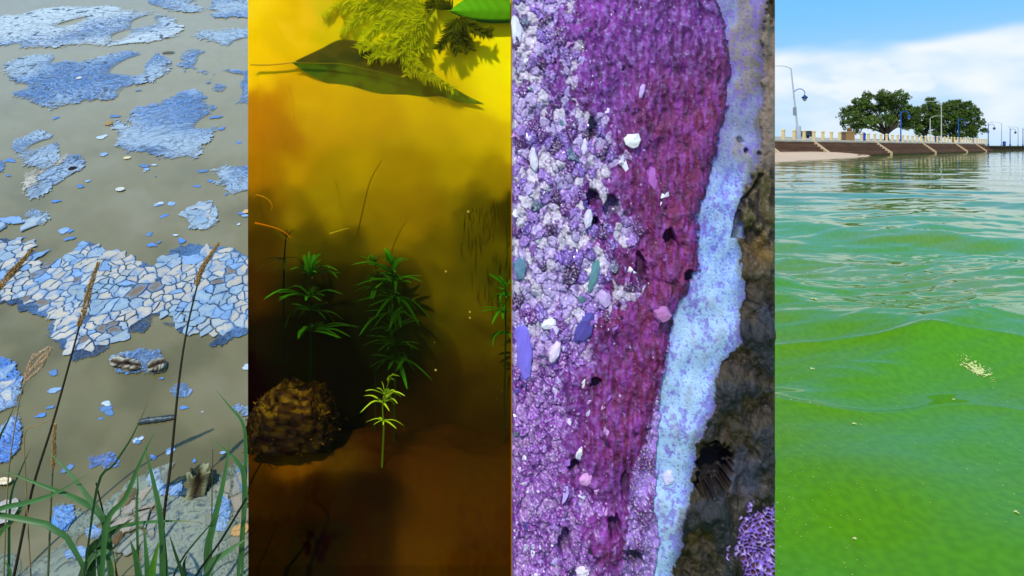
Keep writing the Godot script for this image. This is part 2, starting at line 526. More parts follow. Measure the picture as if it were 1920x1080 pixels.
func make_shore() -> void:
	var t0 := -0.35
	var t1 := 1.02
	var s := Shape.new()
	strip(s, t0, 1.1, 60, [Vector2(0.5, -1.0), Vector2(0.5, 1.9), Vector2(2, 2.0), Vector2(7, 2.25), Vector2(16, 3.0), Vector2(60, 3.1), Vector2(600, 3.0)], lin(176, 168, 146))
	struct("park_ground", s.mesh(), M.concrete)
	s = Shape.new()
	var sn := fn(61, 0.12, FastNoiseLite.TYPE_SIMPLEX_SMOOTH, 2)
	for j in 61:
		var t := lerpf(-0.4, wall_t(1665.0), j / 60.0)
		var out := lerpf(11.5, 1.6, pow(j / 60.0, 0.8)) + sn.get_noise_1d(j * 2.0) * 0.8
		for p in [Vector2(-1.0, 0.75), Vector2(-2.5, 0.62 - 0.2 * j / 60.0), Vector2(-out * 0.7, 0.33 - 0.1 * j / 60.0), Vector2(-out, 0.0), Vector2(-out - 3.0, -0.4)]:
			s.vert(wall(t, minf(p.x, -1.0), p.y * (1.0 - ss(36.0, 60.0, j)) - 0.35 * ss(40.0, 60.0, j)), lin(214, 182, 148) * (1.0 + 0.1 * sn.get_noise_1d(j * 7.0)))
	for j in 60:
		for i in 4:
			var o := j * 5 + i
			s.quad(o, o + 1, o + 5, o + 6)
	struct("sand_beach", s.mesh(), M.concrete)

	# the stepped wall: six treads, a pale coping, sloping cheek walls
	var w := thing("sea_wall", "long brown stepped concrete sea wall along the far lake shore", "wall", wall(0.3))
	var off := wall(0.3)
	var dark := lin(112, 82, 62)
	for k in 6:
		s = Shape.new()
		var y := 1.82 - 0.29 * k
		var b := -0.34 * k
		strip(s, t0, t1, 110, [Vector2(b - 0.34, y - 0.5), Vector2(b - 0.34, y - 0.015), Vector2(b - 0.325, y), Vector2(b + 0.05, y), Vector2(b + 0.05, y - 0.5)], dark * rng.randf_range(0.85, 1.12))
		obj("step", s.mesh(false), M.concrete, w).position = -off
	s = Shape.new()
	strip(s, t0, t1, 110, [Vector2(-2.06, -0.8), Vector2(-2.05, 0.1), Vector2(-1.9, 0.12)], lin(58, 60, 36))
	obj("footing", s.mesh(false), M.concrete, w).position = -off
	s = Shape.new()
	strip(s, t0, 1.03, 110, [Vector2(-0.12, 1.835), Vector2(-0.14, 2.06), Vector2(-0.1, 2.09), Vector2(0.7, 2.09), Vector2(0.7, 1.8)], lin(214, 204, 180))
	obj("coping", s.mesh(false), M.concrete, w).position = -off
	for px in [1428.0, 1523.0, 1641.0, 1728.0, 1790.0, 1828.0]:
		var t := wall_t(px)
		s = Shape.new()
		for q in [[0.0, 2.0], [2.25, 0.28]]:
			for e in [-0.002, 0.002]:
				for dy in [-0.6, 0.12]:
					s.vert(wall(t + e, -q[0], q[1] + dy), lin(205, 178, 140))
		s.quad(1, 5, 3, 7); s.quad(0, 4, 1, 5); s.quad(3, 7, 2, 6); s.quad(5, 4, 7, 6)
		obj("cheek_wall", s.mesh(false), M.concrete, w).position = -off

	# the pier that carries on to the picture edge
	var pr := thing("pier", "dark low pier on piles running out past the end of the sea wall", "pier", wall(1.3))
	s = Shape.new()
	strip(s, 1.0, 3.2, 20, [Vector2(0.6, -0.6), Vector2(0.6, 1.1), Vector2(0.35, 1.12), Vector2(0.35, 1.5), Vector2(3.0, 1.5), Vector2(3.0, -0.6)], lin(92, 74, 54))
	obj("deck", s.mesh(false), M.concrete, pr).position = -wall(1.3)
	for k in 26:
		s = Shape.new()
		var p := wall(1.03 + k * 0.06, 0.5)
		s.tube([p + Vector3(0, -1, 0), p + Vector3(0, 0.95, 0)], [0.24, 0.22], 8, lin(70, 60, 46))
		obj("pile", s.mesh(), M.concrete, pr).position = -wall(1.3)

	# bollards
	const ORDINAL := ["zeroth", "first", "second", "third", "fourth", "fifth", "sixth", "seventh", "eighth", "ninth"]
	var b0: Node3D
	var n := 1
	for k in 44:
		var px_t := -0.02 + k * 0.0262
		var p := wall(px_t, 0.9, 2.05)
		var px := 960.0 + F * p.x / -p.z
		if px > 1576 and px < 1612: continue
		if px > 1850: break
		if b0 == null:
			b0 = thing("bollard", "cream square concrete bollard on the sea wall nearest the rock slab", "bollard", p, "bollards along the promenade")
			s = Shape.new()
			s.box(Vector3(-0.15, -0.05, -0.15), Vector3(0.15, 1.05, 0.15), lin(224, 196, 140))
			obj("post", s.mesh(false), M.concrete, b0)
			s = Shape.new()
			for q in [Vector3(-0.19, 1.055, -0.19), Vector3(0.19, 1.055, -0.19), Vector3(0.19, 1.055, 0.19), Vector3(-0.19, 1.055, 0.19)]:
				s.vert(q, lin(226, 204, 156)); s.vert(q + Vector3(0, 0.1, 0), lin(226, 204, 156))
			s.vert(Vector3(0, 1.32, 0), lin(226, 204, 156))
			for e in 4:
				var e2 := (e + 1) % 4
				s.quad(e * 2, e * 2 + 1, e2 * 2, e2 * 2 + 1)
				s.tri(e * 2 + 1, 8, e2 * 2 + 1)
			obj("cap", s.mesh(false), M.concrete, b0)
			b0.rotation.y = 0.8
		else:
			var ord: String = ORDINAL[n % 10] if n < 10 else ("twenty-" if n >= 20 and n < 30 else "thirty-" if n >= 30 and n < 40 else "forty-" if n >= 40 else "") + (["tenth", "eleventh", "twelfth", "thirteenth", "fourteenth", "fifteenth", "sixteenth", "seventeenth", "eighteenth", "nineteenth"][n - 10] if n < 20 else ORDINAL[n % 10])
			dup(b0, Transform3D(Basis(Vector3.UP, 0.8), p), "cream concrete bollard, %s along the sea wall counted from the rock slab" % ord)
		n += 1

	# lamps: [px, height, colour, arm to the left in metres, lantern arm to the right, label]
	var grey := lin(176, 182, 190)
	var blue := lin(28, 84, 168)
	lamp(1497, 2.2, 9.0, grey, -2.2, 6.0, "tall grey lamp post nearest the rock slab with a blue lantern bracket", -0.85)
	lamp(1689, 3.0, 5.6, blue, 0.0, 5.2, "blue lantern lamp post standing before the first oak", 0.0)
	lamp(1744, 4.0, 5.2, lin(196, 190, 176), 1.6, 0.0, "short pale lamp post between the two oaks, its arm to the lake's open end", 0.0)
	lamp(1765, 3.0, 8.6, lin(190, 186, 176), -2.3, 0.0, "tall pale lamp post between the oaks with a long arm", 0.0)
	lamp(1797, 3.0, 5.9, blue, 0.0, 5.2, "blue lantern lamp post standing before the second oak", 0.0)
	lamp(1853, 2.0, 6.2, blue, 0.0, 5.4, "dark blue lantern post just past the crown of the second oak", 0.0)
	lamp(1878, 2.0, 6.6, grey, -2.0, 0.0, "grey arm lamp post between the two blue posts on the pier", 0.0)
	lamp(1894, 2.0, 5.6, blue, 0.0, 4.9, "blue lantern post second from the picture edge on the pier", 0.0)
	lamp(1909, 2.0, 5.9, grey, -1.9, 0.0, "farthest grey arm lamp post on the pier", 0.0)
	lamp(1918, 2.0, 6.2, blue, 0.0, 5.4, "blue lantern post at the very picture edge on the pier", 0.0)

	# brick pillar, bins, the car behind
	var t := wall_t(1590, 1.5)
	var pil := thing("brick_pillar", "squat brown brick pillar with a pale cap on the promenade", "pillar", wall(t, 1.5, 2.0))
	s = Shape.new()
	s.box(Vector3(-0.62, 0, -0.62), Vector3(0.62, 1.28, 0.62), lin(150, 116, 78))
	obj("shaft", s.mesh(false), M.concrete, pil)
	s = Shape.new()
	s.box(Vector3(-0.7, 1.282, -0.7), Vector3(0.7, 1.42, 0.7), lin(176, 150, 112))
	obj("cap", s.mesh(false), M.concrete, pil)
	s = Shape.new()
	s.tube([Vector3(0.2, 1.42, 0), Vector3(0.2, 1.75, 0), Vector3(0.2, 1.95, 0), Vector3(0.2, 2.0, 0)], [0.3, 0.34, 0.2, 0.05], 10, lin(120, 92, 60))
	obj("urn", s.mesh(), M.concrete, pil)
	var bl := ["blue litter bin beside the brick pillar", "blue litter bin between the two pale lamp posts", "blue litter bin near the far end of the bollards", "blue litter bin at the pier entrance"]
	var bx := [1618, 1757, 1824, 1883]
	for k in 4:
		var bt := wall_t(bx[k], 1.6)
		var bin := thing("litter_bin", bl[k], "bin", wall(bt, 1.6, 2.05 if k < 3 else 1.5), "litter bins")
		s = Shape.new()
		s.tube([Vector3(0, 0, 0), Vector3(0, 1.0, 0)], [0.34, 0.4], 12, lin(24, 76, 170))
		obj("barrel", s.mesh(), M.paint, bin)
		s = Shape.new()
		s.tube([Vector3(0, 1.0, 0), Vector3(0, 1.08, 0), Vector3(0, 1.3, 0), Vector3(0, 1.36, 0)], [0.43, 0.43, 0.3, 0.1], 12, lin(20, 62, 150))
		obj("lid", s.mesh(), M.paint, bin)
	far_car(1511, 14.0, "dark parked car on the promenade road beyond the bollards")
	oak("oak_tree", 1662, 12.0, [[1607, 214, 21], [1622, 194, 16], [1636, 181, 12], [1655, 181, 15], [1676, 182, 15], [1696, 196, 16], [1708, 218, 14], [1597, 232, 11], [1640, 208, 22], [1668, 204, 20], [1690, 222, 18], [1622, 232, 17], [1716, 207, 9], [1612, 240, 12], [1650, 226, 15], [1700, 236, 13], [1593, 214, 9], [1606, 228, 14], [1664, 190, 16], [1690, 208, 14]], "broad dark oak nearest the tall grey lamp post, crown open over forked limbs", 5)
	oak("oak_tree", 1735, 16.0, [[1736, 203, 16], [1722, 214, 14], [1742, 220, 17], [1728, 232, 15], [1745, 238, 13], [1712, 224, 11], [1752, 206, 10], [1738, 190, 9], [1760, 226, 14], [1718, 242, 11], [1706, 232, 10], [1740, 228, 14]], "narrow oak in the middle between the two broad oaks", 6)
	oak("oak_tree", 1788, 24.0, [[1762, 222, 18], [1770, 204, 15], [1788, 198, 15], [1806, 202, 15], [1822, 214, 15], [1834, 232, 12], [1780, 226, 20], [1806, 226, 20], [1826, 242, 14], [1760, 242, 15], [1792, 244, 15], [1774, 248, 12], [1812, 247, 13], [1842, 246, 7], [1752, 212, 10], [1730, 250, 11], [1758, 254, 10], [1790, 256, 10], [1822, 254, 10], [1800, 214, 16], [1776, 214, 15]], "broad dense oak farthest along the promenade behind the blue lamp post", 7)

func lamp(px: float, back: float, h: float, col: Color, arm: float, lantern: float, label: String, lean: float) -> void:
	var p := wall(wall_t(px, back), back, 2.1)
	if wall_t(px, back) > 1.03: p.y = 1.5
	var o := thing("street_lamp", label, "street lamp", p, "street lamps along the promenade")
	o.rotation.y = -U(px) * 0.8
	var top := Vector3(lean, h, 0)
	var s := Shape.new()
	s.tube([Vector3.ZERO, Vector3(0, 0.5, 0), Vector3(0, 0.52, 0) + top * 0.0, top], [0.24, 0.22, 0.13, 0.075], 10, col)
	obj("pole", s.mesh(), M.paint, o)
	if arm != 0.0:
		s = Shape.new()
		var pts := curve([top, top + Vector3(arm * 0.35, 0.35, 0), top + Vector3(arm, 0.45, 0)], 8)
		s.tube(pts, [0.06, 0.06, 0.055, 0.055, 0.05, 0.05, 0.05, 0.045, 0.04], 6, col)
		var am := obj("arm", s.mesh(), M.paint, o)
		s = Shape.new()
		var e := top + Vector3(arm, 0.42, 0)
		s.tube([e, e + Vector3(signf(arm) * 0.35, 0.0, 0), e + Vector3(signf(arm) * 0.75, -0.05, 0)], [0.08, 0.17, 0.07], 8, col * 0.85, true, 0.5)
		obj("lamp_head", s.mesh(), M.paint, am)
	if lantern > 0.0:
		var a := Vector3(lean * lantern / h, lantern, 0)
		s = Shape.new()
		s.tube(curve([a + Vector3(0, -0.7, 0), a + Vector3(0.12, 0.1, 0), a + Vector3(0.75, 0.42, 0), a + Vector3(1.25, 0.1, 0), a + Vector3(1.28, -0.35, 0)], 14), PackedFloat32Array([0.05, 0.05, 0.05, 0.05, 0.05, 0.05, 0.05, 0.05, 0.05, 0.05, 0.05, 0.05, 0.05, 0.05, 0.04]), 6, lin(28, 84, 168))
		var br := obj("bracket", s.mesh(), M.paint, o)
		s = Shape.new()
		var b := a + Vector3(1.28, -0.35, 0)
		s.tube([b, b + Vector3(0, -0.1, 0), b + Vector3(0, -0.28, 0), b + Vector3(0, -0.42, 0)], [0.06, 0.14, 0.36, 0.4], 10, lin(24, 66, 132))
		obj("lamp_shade", s.mesh(), M.paint, br)
		s = Shape.new()
		s.tube([b + Vector3(0, -0.42, 0), b + Vector3(0, -0.65, 0), b + Vector3(0, -0.82, 0)], [0.26, 0.24, 0.05], 10, lin(150, 160, 170))
		obj("globe", s.mesh(), M.paint, br)
	if px < 1500:
		s = Shape.new()
		s.box(Vector3(-0.62, 3.1, -0.18), Vector3(-0.22, 4.1, 0.18), lin(128, 134, 142))
		obj("control_box", s.mesh(false), M.paint, o)
		s = Shape.new()
		s.tube([Vector3(0, 0, 0), Vector3(0, 1.7, 0), Vector3(0, 1.8, 0)], [0.34, 0.3, 0.1], 10, col)
		obj("sleeve", s.mesh(), M.paint, o)

func far_car(px: float, back: float, label: String) -> void:
	var o := thing("parked_car", label, "car", wall(wall_t(px, back), back, 2.62))
	o.rotation.y = 0.78
	var s := Shape.new()
	var prof := [Vector2(-2.1, 0.35), Vector2(-2.15, 0.75), Vector2(-1.25, 0.92), Vector2(-0.6, 1.42), Vector2(0.7, 1.45), Vector2(1.5, 0.98), Vector2(2.1, 0.9), Vector2(2.2, 0.4)]
	for q in prof:
		var inw := 0.12 if q.y > 1.2 else 0.0
		s.vert(Vector3(q.x, q.y, 0.85 - inw), lin(46, 52, 58)); s.vert(Vector3(q.x, q.y, -0.85 + inw), lin(46, 52, 58))
	for k in 7: s.quad(k * 2, k * 2 + 1, k * 2 + 2, k * 2 + 3)
	for k in range(1, 7):
		s.tri(0, k * 2, k * 2 + 2); s.tri(1, k * 2 + 3, k * 2 + 1)
	obj("body", s.mesh(false), M.paint, o)
	s = Shape.new()
	s.box(Vector3(-0.75, 0.98, 0.74), Vector3(0.85, 1.32, 0.83), lin(20, 24, 28))
	obj("window", s.mesh(false), M.paint, o)
	for x in [-1.35, 1.4]:
		for z in [-0.8, 0.8]:
			s = Shape.new()
			s.tube([Vector3(x, 0.33, z - 0.11), Vector3(x, 0.33, z + 0.11)], [0.33, 0.33], 12, lin(18, 18, 20))
			obj("wheel", s.mesh(), M.dull, o)

var leaf_v := PackedVector3Array()
var leaf_s := PackedFloat32Array()
func oak(called: String, px: float, back: float, lobes: Array, label: String, sd: int) -> void:
	var r := RandomNumberGenerator.new()
	r.seed = sd
	var base := wall(wall_t(px, back), back, 2.7)
	var d := -base.z
	var o := thing(called, label, "tree", base, "oaks on the promenade")
	if leaf_v.is_empty():
		for k in 6:
			var c := Vector3(r.randfn(), r.randfn() * 0.7, r.randfn()) * 0.17
			var a := Vector3(r.randfn(), r.randfn() * 0.6, r.randfn()).normalized() * 0.17
			var b := a.cross(Vector3(r.randfn(), r.randfn(), r.randfn())).normalized() * 0.085
			leaf_v.append_array(PackedVector3Array([c - a, c + b, c - b, c + a]))
			leaf_s.append(r.randf_range(0.8, 1.15))
	var bark := lin(74, 64, 54)
	var s := Shape.new()
	var fork := Vector3(0, 1.5, 0)
	s.tube([Vector3(0, -0.4, 0), Vector3(0.05, 0.1, 0), Vector3(0, 0.7, 0), fork], [0.75, 0.55, 0.46, 0.42], 10, bark)
	obj("trunk", s.mesh(), M.wood, o)
	var xf: Array = []
	for l in lobes:
		var c := Vector3(U(l[0]) * d, EYE + V(l[1]) * d, -d) - base
		var rad: float = l[2] * d / F
		c.z += r.randf_range(-2.6, 2.6)
		s = Shape.new()
		var m := fork.lerp(c, 0.5) + Vector3(0, 0.5, 0)
		s.tube(curve([fork - Vector3(0, 0.2, 0), m, c], 6), [0.3, 0.24, 0.19, 0.15, 0.12, 0.08, 0.05], 7, bark)
		obj("limb", s.mesh(), M.wood, o)
		# each lobe is made of smaller tufts so that its outline is broken and sky shows between
		for k in int(rad * rad * 13.0):
			var dir := Vector3(r.randfn(), r.randfn(), r.randfn()).normalized()
			if dir.y < -0.2 and r.randf() < 0.45: dir.y = -dir.y
			var tuft := c + dir * rad * r.randf_range(0.45, 1.0) * Vector3(1, 0.85, 1)
			var shade := r.randf_range(0.6, 1.35)
			for e in 7:
				var q := tuft + Vector3(r.randfn(), r.randfn() * 0.6, r.randfn()) * 0.24
				var col := lin(74, 100, 40).lerp(lin(110, 126, 50), r.randf() * 0.6) * shade
				xf.append([Transform3D(Basis.from_euler(Vector3(r.randf() * 6, r.randf() * 6, r.randf() * 6)).scaled(Vector3.ONE * r.randf_range(0.75, 1.3)), q), col])
	# the foliage as one crown of leaf sprays
	var cs := Shape.new()
	for e in xf:
		var k0 := cs.v.size()
		var t: Transform3D = e[0]
		for k in leaf_v.size():
			cs.v.append(t * leaf_v[k]); cs.c.append(e[1] * leaf_s[k / 4])
		for k in range(k0, k0 + leaf_v.size(), 4):
			cs.quad(k, k + 1, k + 2, k + 3)
	obj("crown", cs.mesh(), M.leaf, o)
# ---- the pond bank on the left ------------------------------------------------------
const CS := 0.84805
const SN := 0.52992
func pd(px: float, py: float) -> float: return 2.375 / (0.625 - V(py))     # distance of a spot on the bank
func pl(px: float, py: float) -> Vector2:                                    # the same spot in the bank's own metres
	var d := pd(px, py)
	return Vector2(U(px) * d, (d - 1.8) / CS)
func on(p: Vector2, h := 0.0) -> Vector3:                                    # metres on the bank to the world
	return Vector3(p.x, p.y * SN + h * CS, -(1.8 + p.y * CS) + h * SN)
func bank_basis() -> Basis:
	return Basis(Vector3.RIGHT, Vector3(0, CS, SN), Vector3(0, -SN, CS))     # y off the surface, -z up the slope
func pol(pts: Array) -> PackedVector2Array:
	var out := PackedVector2Array()
	for k in range(0, pts.size(), 2): out.append(pl(pts[k], pts[k + 1]))
	return out
func middle(p: PackedVector2Array) -> Vector2:
	var m := Vector2.ZERO
	for q in p: m += q
	return m / p.size()

func make_pond() -> void:
	var n := fn(101, 1.4, FastNoiseLite.TYPE_SIMPLEX_SMOOTH, 3)
	var rip := fn(102, 3.0, FastNoiseLite.TYPE_SIMPLEX_SMOOTH, 2)
	var mud := Color(0.172, 0.155, 0.072)
	var silt := Color(0.205, 0.188, 0.105)
	var olive := Color(0.125, 0.115, 0.050)
	var s := Shape.new()
	s.grid(150, 170, func(i: int, j: int) -> Vector3:
		var p := Vector2(-9.0 + 8.4 * pow(i / 150.0, 0.7), 0.0 + 9.0 * pow(j / 170.0, 1.3))
		return on(p, 0.0022 * rip.get_noise_2d(p.x, p.y * 1.6) + 0.004 * n.get_noise_2d(p.x, p.y)),
		func(i: int, j: int) -> Color:
		var p := Vector2(-9.0 + 8.4 * pow(i / 150.0, 0.7), 0.0 + 9.0 * pow(j / 170.0, 1.3))
		var t := n.get_noise_2d(p.x * 1.3 + 5.0, p.y * 1.3)
		var c := mud.lerp(silt, ss(0.0, 0.45, t + 0.10 * (p.y - 2.0))).lerp(olive, ss(0.0, 0.4, -t - 0.12 * (p.y - 1.0)))
		c = c.lerp(Color(0.36, 0.335, 0.215), ss(0.2, 4.5, p.y) * 0.85)  # paler up the slope, painted in place of the sky's reflection
		return c * (1.0 + 0.06 * rip.get_noise_2d(p.x * 9.0, p.y * 9.0)))
	struct("pond_water", s.mesh(), M.pond)
	# the earth bank under it and the strip of ground that the reeds grow from
	s = Shape.new()
	var a := on(Vector2(-9, 0), -0.02)
	var b := on(Vector2(-0.6, 0), -0.02)
	var c := on(Vector2(-0.6, 9), -0.02)
	var e := on(Vector2(-9, 9), -0.02)
	var q: Array = []
	for p in [a, b, c, e]: q.append(s.vert(p, lin(92, 80, 58)))
	for p in [a, b, c, e]: q.append(s.vert(Vector3(p.x, -0.6, p.z), lin(92, 80, 58)))
	for k in 4:
		var k2 := (k + 1) % 4
		s.quad(q[k + 4], q[k], q[k2 + 4], q[k2])
	s.quad(q[0], q[3], q[1], q[2])
	struct("earth_bank", s.mesh(false), M.earth)
	s = Shape.new()
	var gn := fn(104, 2.0, FastNoiseLite.TYPE_SIMPLEX_SMOOTH, 3)
	s.grid(60, 24, func(i: int, j: int) -> Vector3:
		var x := -3.0 + 2.35 * i / 60.0
		var z := -0.9 - 0.92 * j / 24.0
		return Vector3(x, -0.02 + 0.05 * gn.get_noise_2d(x, z) - 0.03 * absf(j - 12.0) / 12.0, z),
		func(i: int, j: int) -> Color: return lin(86, 76, 50) * (1.0 + 0.4 * gn.get_noise_2d(i * 0.4, j * 0.4)))
	struct("reed_ground", s.mesh(), M.earth)

var fnz := {}
func noise(key: String) -> FastNoiseLite: return fnz[key]
const SKYBLUE := Color(0.105, 0.215, 0.42)
func film(called: String, parent: Node3D, base: Vector2, shape: PackedVector2Array, style: Dictionary) -> MeshInstance3D:
	# a skin of scum on the water: a wrinkled sheet cut to a ragged outline
	var lo := shape[0]
	var hi := shape[0]
	for p in shape:
		lo = lo.min(p); hi = hi.max(p)
	var mid := (lo + hi) / 2
	var d := 1.8 + mid.y * CS
	var cell := maxf(d / F * 1.25, maxf(hi.x - lo.x, hi.y - lo.y) / 330.0)
	var rag: float = style.get("rag", 0.035) * d / 3.0
	var pad := Vector2.ONE * rag
	lo -= pad; hi += pad
	var nx := int((hi.x - lo.x) / cell) + 1
	var ny := int((hi.y - lo.y) / cell) + 1
	var k1 := noise("low")
	var k2 := noise("rag")
	var k3 := noise("ridge")
	var k4 := noise("cell")
	var k5 := noise("speck")
	var sc: float = 3.0 / d                       # wrinkles keep their size in the picture's scale of things
	var blue: Color = style.get("blue", SKYBLUE)
	var pale: Color = style.get("pale", Color(0.33, 0.43, 0.50))
	var dark: Color = style.get("dark", Color(0.055, 0.085, 0.12))
	var mix: float = style.get("mix", 0.0)
	var holes: float = style.get("holes", -0.36)
	var sweep: float = style.get("sweep", 0.0)    # 0 even network, 1 combed wrinkles
	var lift: float = style.get("lift", 0.0035) * d / 3.0
	var turn: float = style.get("turn", 0.3)
	var ids := PackedInt32Array()
	ids.resize((nx + 1) * (ny + 1))
	ids.fill(-1)
	var s := Shape.new()
	for j in ny + 1:
		for i in nx + 1:
			var p := lo + Vector2(i, j) * cell
			var w := Vector2(k2.get_noise_2d(p.x * 4.0 * sc, p.y * 4.0 * sc), k2.get_noise_2d(p.x * 4.0 * sc + 50.0, p.y * 4.0 * sc)) * rag + Vector2(k2.get_noise_2d(p.x * 19.0 * sc, p.y * 19.0 * sc), k2.get_noise_2d(p.x * 19.0 * sc, p.y * 19.0 * sc + 70.0)) * rag * 0.6 + Vector2(k2.get_noise_2d(p.x * 60.0 * sc, p.y * 60.0 * sc), k2.get_noise_2d(p.x * 60.0 * sc, p.y * 60.0 * sc + 30.0)) * rag * 0.45
			if not Geometry2D.is_point_in_polygon(p + w, shape): continue
			var r := p.rotated(turn) * sc
			var low := k1.get_noise_2d(r.x, r.y)
			if holes > -1.0 and k2.get_noise_2d(r.x * 2.2 + 9.0, r.y * 2.2) < holes: continue
			var q := Vector2(r.x * lerpf(1.0, 0.35, sweep), r.y * lerpf(1.0, 1.5, sweep))
			q += Vector2(k1.get_noise_2d(r.x * 2.5, r.y * 2.5 + 30.0), k1.get_noise_2d(r.x * 2.5 + 60.0, r.y * 2.5)) * 0.09
			var ridge := 1.0 - absf(k3.get_noise_2d(q.x, q.y)) * 2.2
			var fine := 1.0 - absf(k3.get_noise_2d(q.x * 2.3 + 11.0, q.y * 2.3)) * 2.0
			var net := k4.get_noise_2d(q.x, q.y)            # near 0 in the middle of a cell, higher at its rim
			var sp := k5.get_noise_2d(r.x, r.y)
			var t := clampf(0.5 + low * 1.5 + mix + 0.35 * (fine - 0.5), 0.0, 1.0)
			var c: Color = blue.lerp(pale, t * t * (3.0 - 2.0 * t))
			c = c.lerp(pale, ss(0.62, 0.98, ridge) * 0.55)
			c = c.lerp(dark, ss(-0.80, -0.98, net) * 0.40 * style.get("net", 1.0))
			c = c.lerp(dark, ss(0.42, 0.62, sp + 0.25 * low) * style.get("specks", 0.6))
			c *= 0.92 + 0.16 * fine
			var h := lift * (0.35 + 0.6 * ridge + 0.35 * fine - 0.5 * ss(-0.8, -1.0, net)) + 0.001
			# the skin thins out towards its edge, where the water shows through
			c.a = 1.0
			if not Geometry2D.is_point_in_polygon(p + w * 1.8, shape): c.a = 0.45
			elif not Geometry2D.is_point_in_polygon(p + w * 3.2, shape): c.a = 0.72
			c.a *= 1.0 - 0.45 * ss(0.1, 0.4, -fine + 0.5 - low)
			if holes > -1.0: c.a *= 0.55 + 0.45 * ss(holes, holes + 0.16, k2.get_noise_2d(r.x * 2.2 + 9.0, r.y * 2.2))
			ids[j * (nx + 1) + i] = s.vert(Vector3(p.x - base.x, h, -(p.y - base.y)), c)
	for j in ny:
		for i in nx:
			var o := j * (nx + 1) + i
			if ids[o] >= 0 and ids[o + 1] >= 0 and ids[o + nx + 1] >= 0 and ids[o + nx + 2] >= 0:
				s.quad(ids[o], ids[o + nx + 1], ids[o + 1], ids[o + nx + 2])
	if s.idx.is_empty(): return null
	return obj(called, s.mesh(), M.film, parent)

func clip(poly: PackedVector2Array, mid: Vector2, nrm: Vector2) -> PackedVector2Array:
	var out := PackedVector2Array()
	var n := poly.size()
	for k in n:
		var a := poly[k]
		var b := poly[(k + 1) % n]
		var da := (a - mid).dot(nrm)
		var db := (b - mid).dot(nrm)
		if da <= 0.0: out.append(a)
		if da * db < 0.0: out.append(a.lerp(b, da / (da - db)))
	return out
func plates(parent: Node3D, base: Vector2, shape: PackedVector2Array, size: float, gap: float, tint: Callable, thick := 0.010, stain := 0.8) -> int:
	# dried crust broken into plates: every plate a piece of its own with curled, stained rims
	var lo := shape[0]
	var hi := shape[0]
	for p in shape:
		lo = lo.min(p); hi = hi.max(p)
	var pts := PackedVector2Array()
	var k1 := noise("low")
	var k2 := noise("rag")
	var y := lo.y - size
	while y < hi.y + size:
		var x := lo.x - size
		while x < hi.x + size:
			var p := Vector2(x, y) + Vector2(rng.randf(), rng.randf()) * size * 0.95
			var keep := clampf(0.60 + 1.1 * k1.get_noise_2d(p.x * 3.0, p.y * 3.0), 0.16, 1.0)
			if rng.randf() < keep: pts.append(p)
			x += size
		y += size * 0.8
	var made := 0
	for a in pts:
		if not Geometry2D.is_point_in_polygon(a, shape): continue
		var poly := PackedVector2Array([a + Vector2(-1, -1) * size * 1.4, a + Vector2(1, -1) * size * 1.4, a + Vector2(1, 1) * size * 1.4, a + Vector2(-1, 1) * size * 1.4])
		for b in pts:
			if a != b and a.distance_squared_to(b) < size * size * 7.0:
				var nrm := (b - a).normalized()
				poly = clip(poly, (a + b) / 2 - nrm * gap * 0.12, nrm)
		if poly.size() < 3: continue
		var inside := true
		var c := middle(poly)
		for p in poly:
			if not Geometry2D.is_point_in_polygon(c.lerp(p, 0.55), shape): inside = false
		if not inside: continue
		# wander along the cracks (neighbours share the same bends), round the corners, draw back from the crack
		var rim := PackedVector2Array()
		for k in poly.size():
			var p := poly[k]
			var q := poly[(k + 1) % poly.size()]
			var l := p.distance_to(q)
			if l < size * 0.1: continue
			var cuts := clampi(int(l / (size * 0.28)), 2, 6)
			for e in cuts:
				var f := lerpf(0.1, 0.9, float(e) / (cuts - 1))
				var m := p.lerp(q, f)
				m += Vector2(k2.get_noise_2d(m.x * 26.0, m.y * 26.0), k2.get_noise_2d(m.x * 26.0 + 50.0, m.y * 26.0)) * size * 0.30
				rim.append(m + (c - m).normalized() * gap * 0.35)
		if rim.size() < 4: continue
		var mid := Vector3(c.x - base.x, 0, -(c.y - base.y))
		var k0: Array = tint.call(c)
		var col: Color = k0[0]
		var edge: Color = k0[1]
		var s := Shape.new()
		var n := rim.size()
		var tilt := Vector2(rng.randfn(), rng.randfn()) * 0.06
		for ring in 4:
			var f: float = [1.0, 0.95, 0.80, 0.42][ring]
			for p in rim:
				var l := (p - c) * f
				var hgt: float = [0.0, 0.75, 1.0, 0.72][ring] * thick * size / 0.09 * rng.randf_range(0.85, 1.15) + l.dot(tilt)
				if ring == 0: hgt = 0.001
				var blot := ss(0.05, 0.5, k2.get_noise_2d((c + l).x * 17.0 + 9.0, (c + l).y * 17.0)) * stain
				s.vert(Vector3(l.x, hgt, -l.y), edge * 0.75 if ring == 0 else edge.lerp(col, [0.0, 0.15, 0.75, 1.0][ring]).lerp(Color(0.16, 0.30, 0.50), blot) * rng.randf_range(0.9, 1.1))
		for ring in 3:
			for k in n:
				var o := ring * n
				s.quad(o + k, o + n + k, o + (k + 1) % n, o + n + (k + 1) % n)
		var m := s.vert(Vector3(0, 0.7 * thick * size / 0.09, 0), col * rng.randf_range(0.94, 1.06))
		for k in n: s.tri(m, 3 * n + (k + 1) % n, 3 * n + k)
		var o := obj("crust_plate", s.mesh(), M.plate, parent)
		o.position = mid + Vector3(0, 0.003, 0)
		made += 1
	return made

func mat_of(label: String, pts: Array, style: Dictionary) -> Node3D:
	var shape := pol(pts)
	var c := middle(shape)
	var o := thing("algae_mat", label, "algae mat", on(c, 0.0025), "mats of blue algae scum on the pond")
	o.basis = bank_basis()
	film("scum_film", o, c, shape, style)
	return o

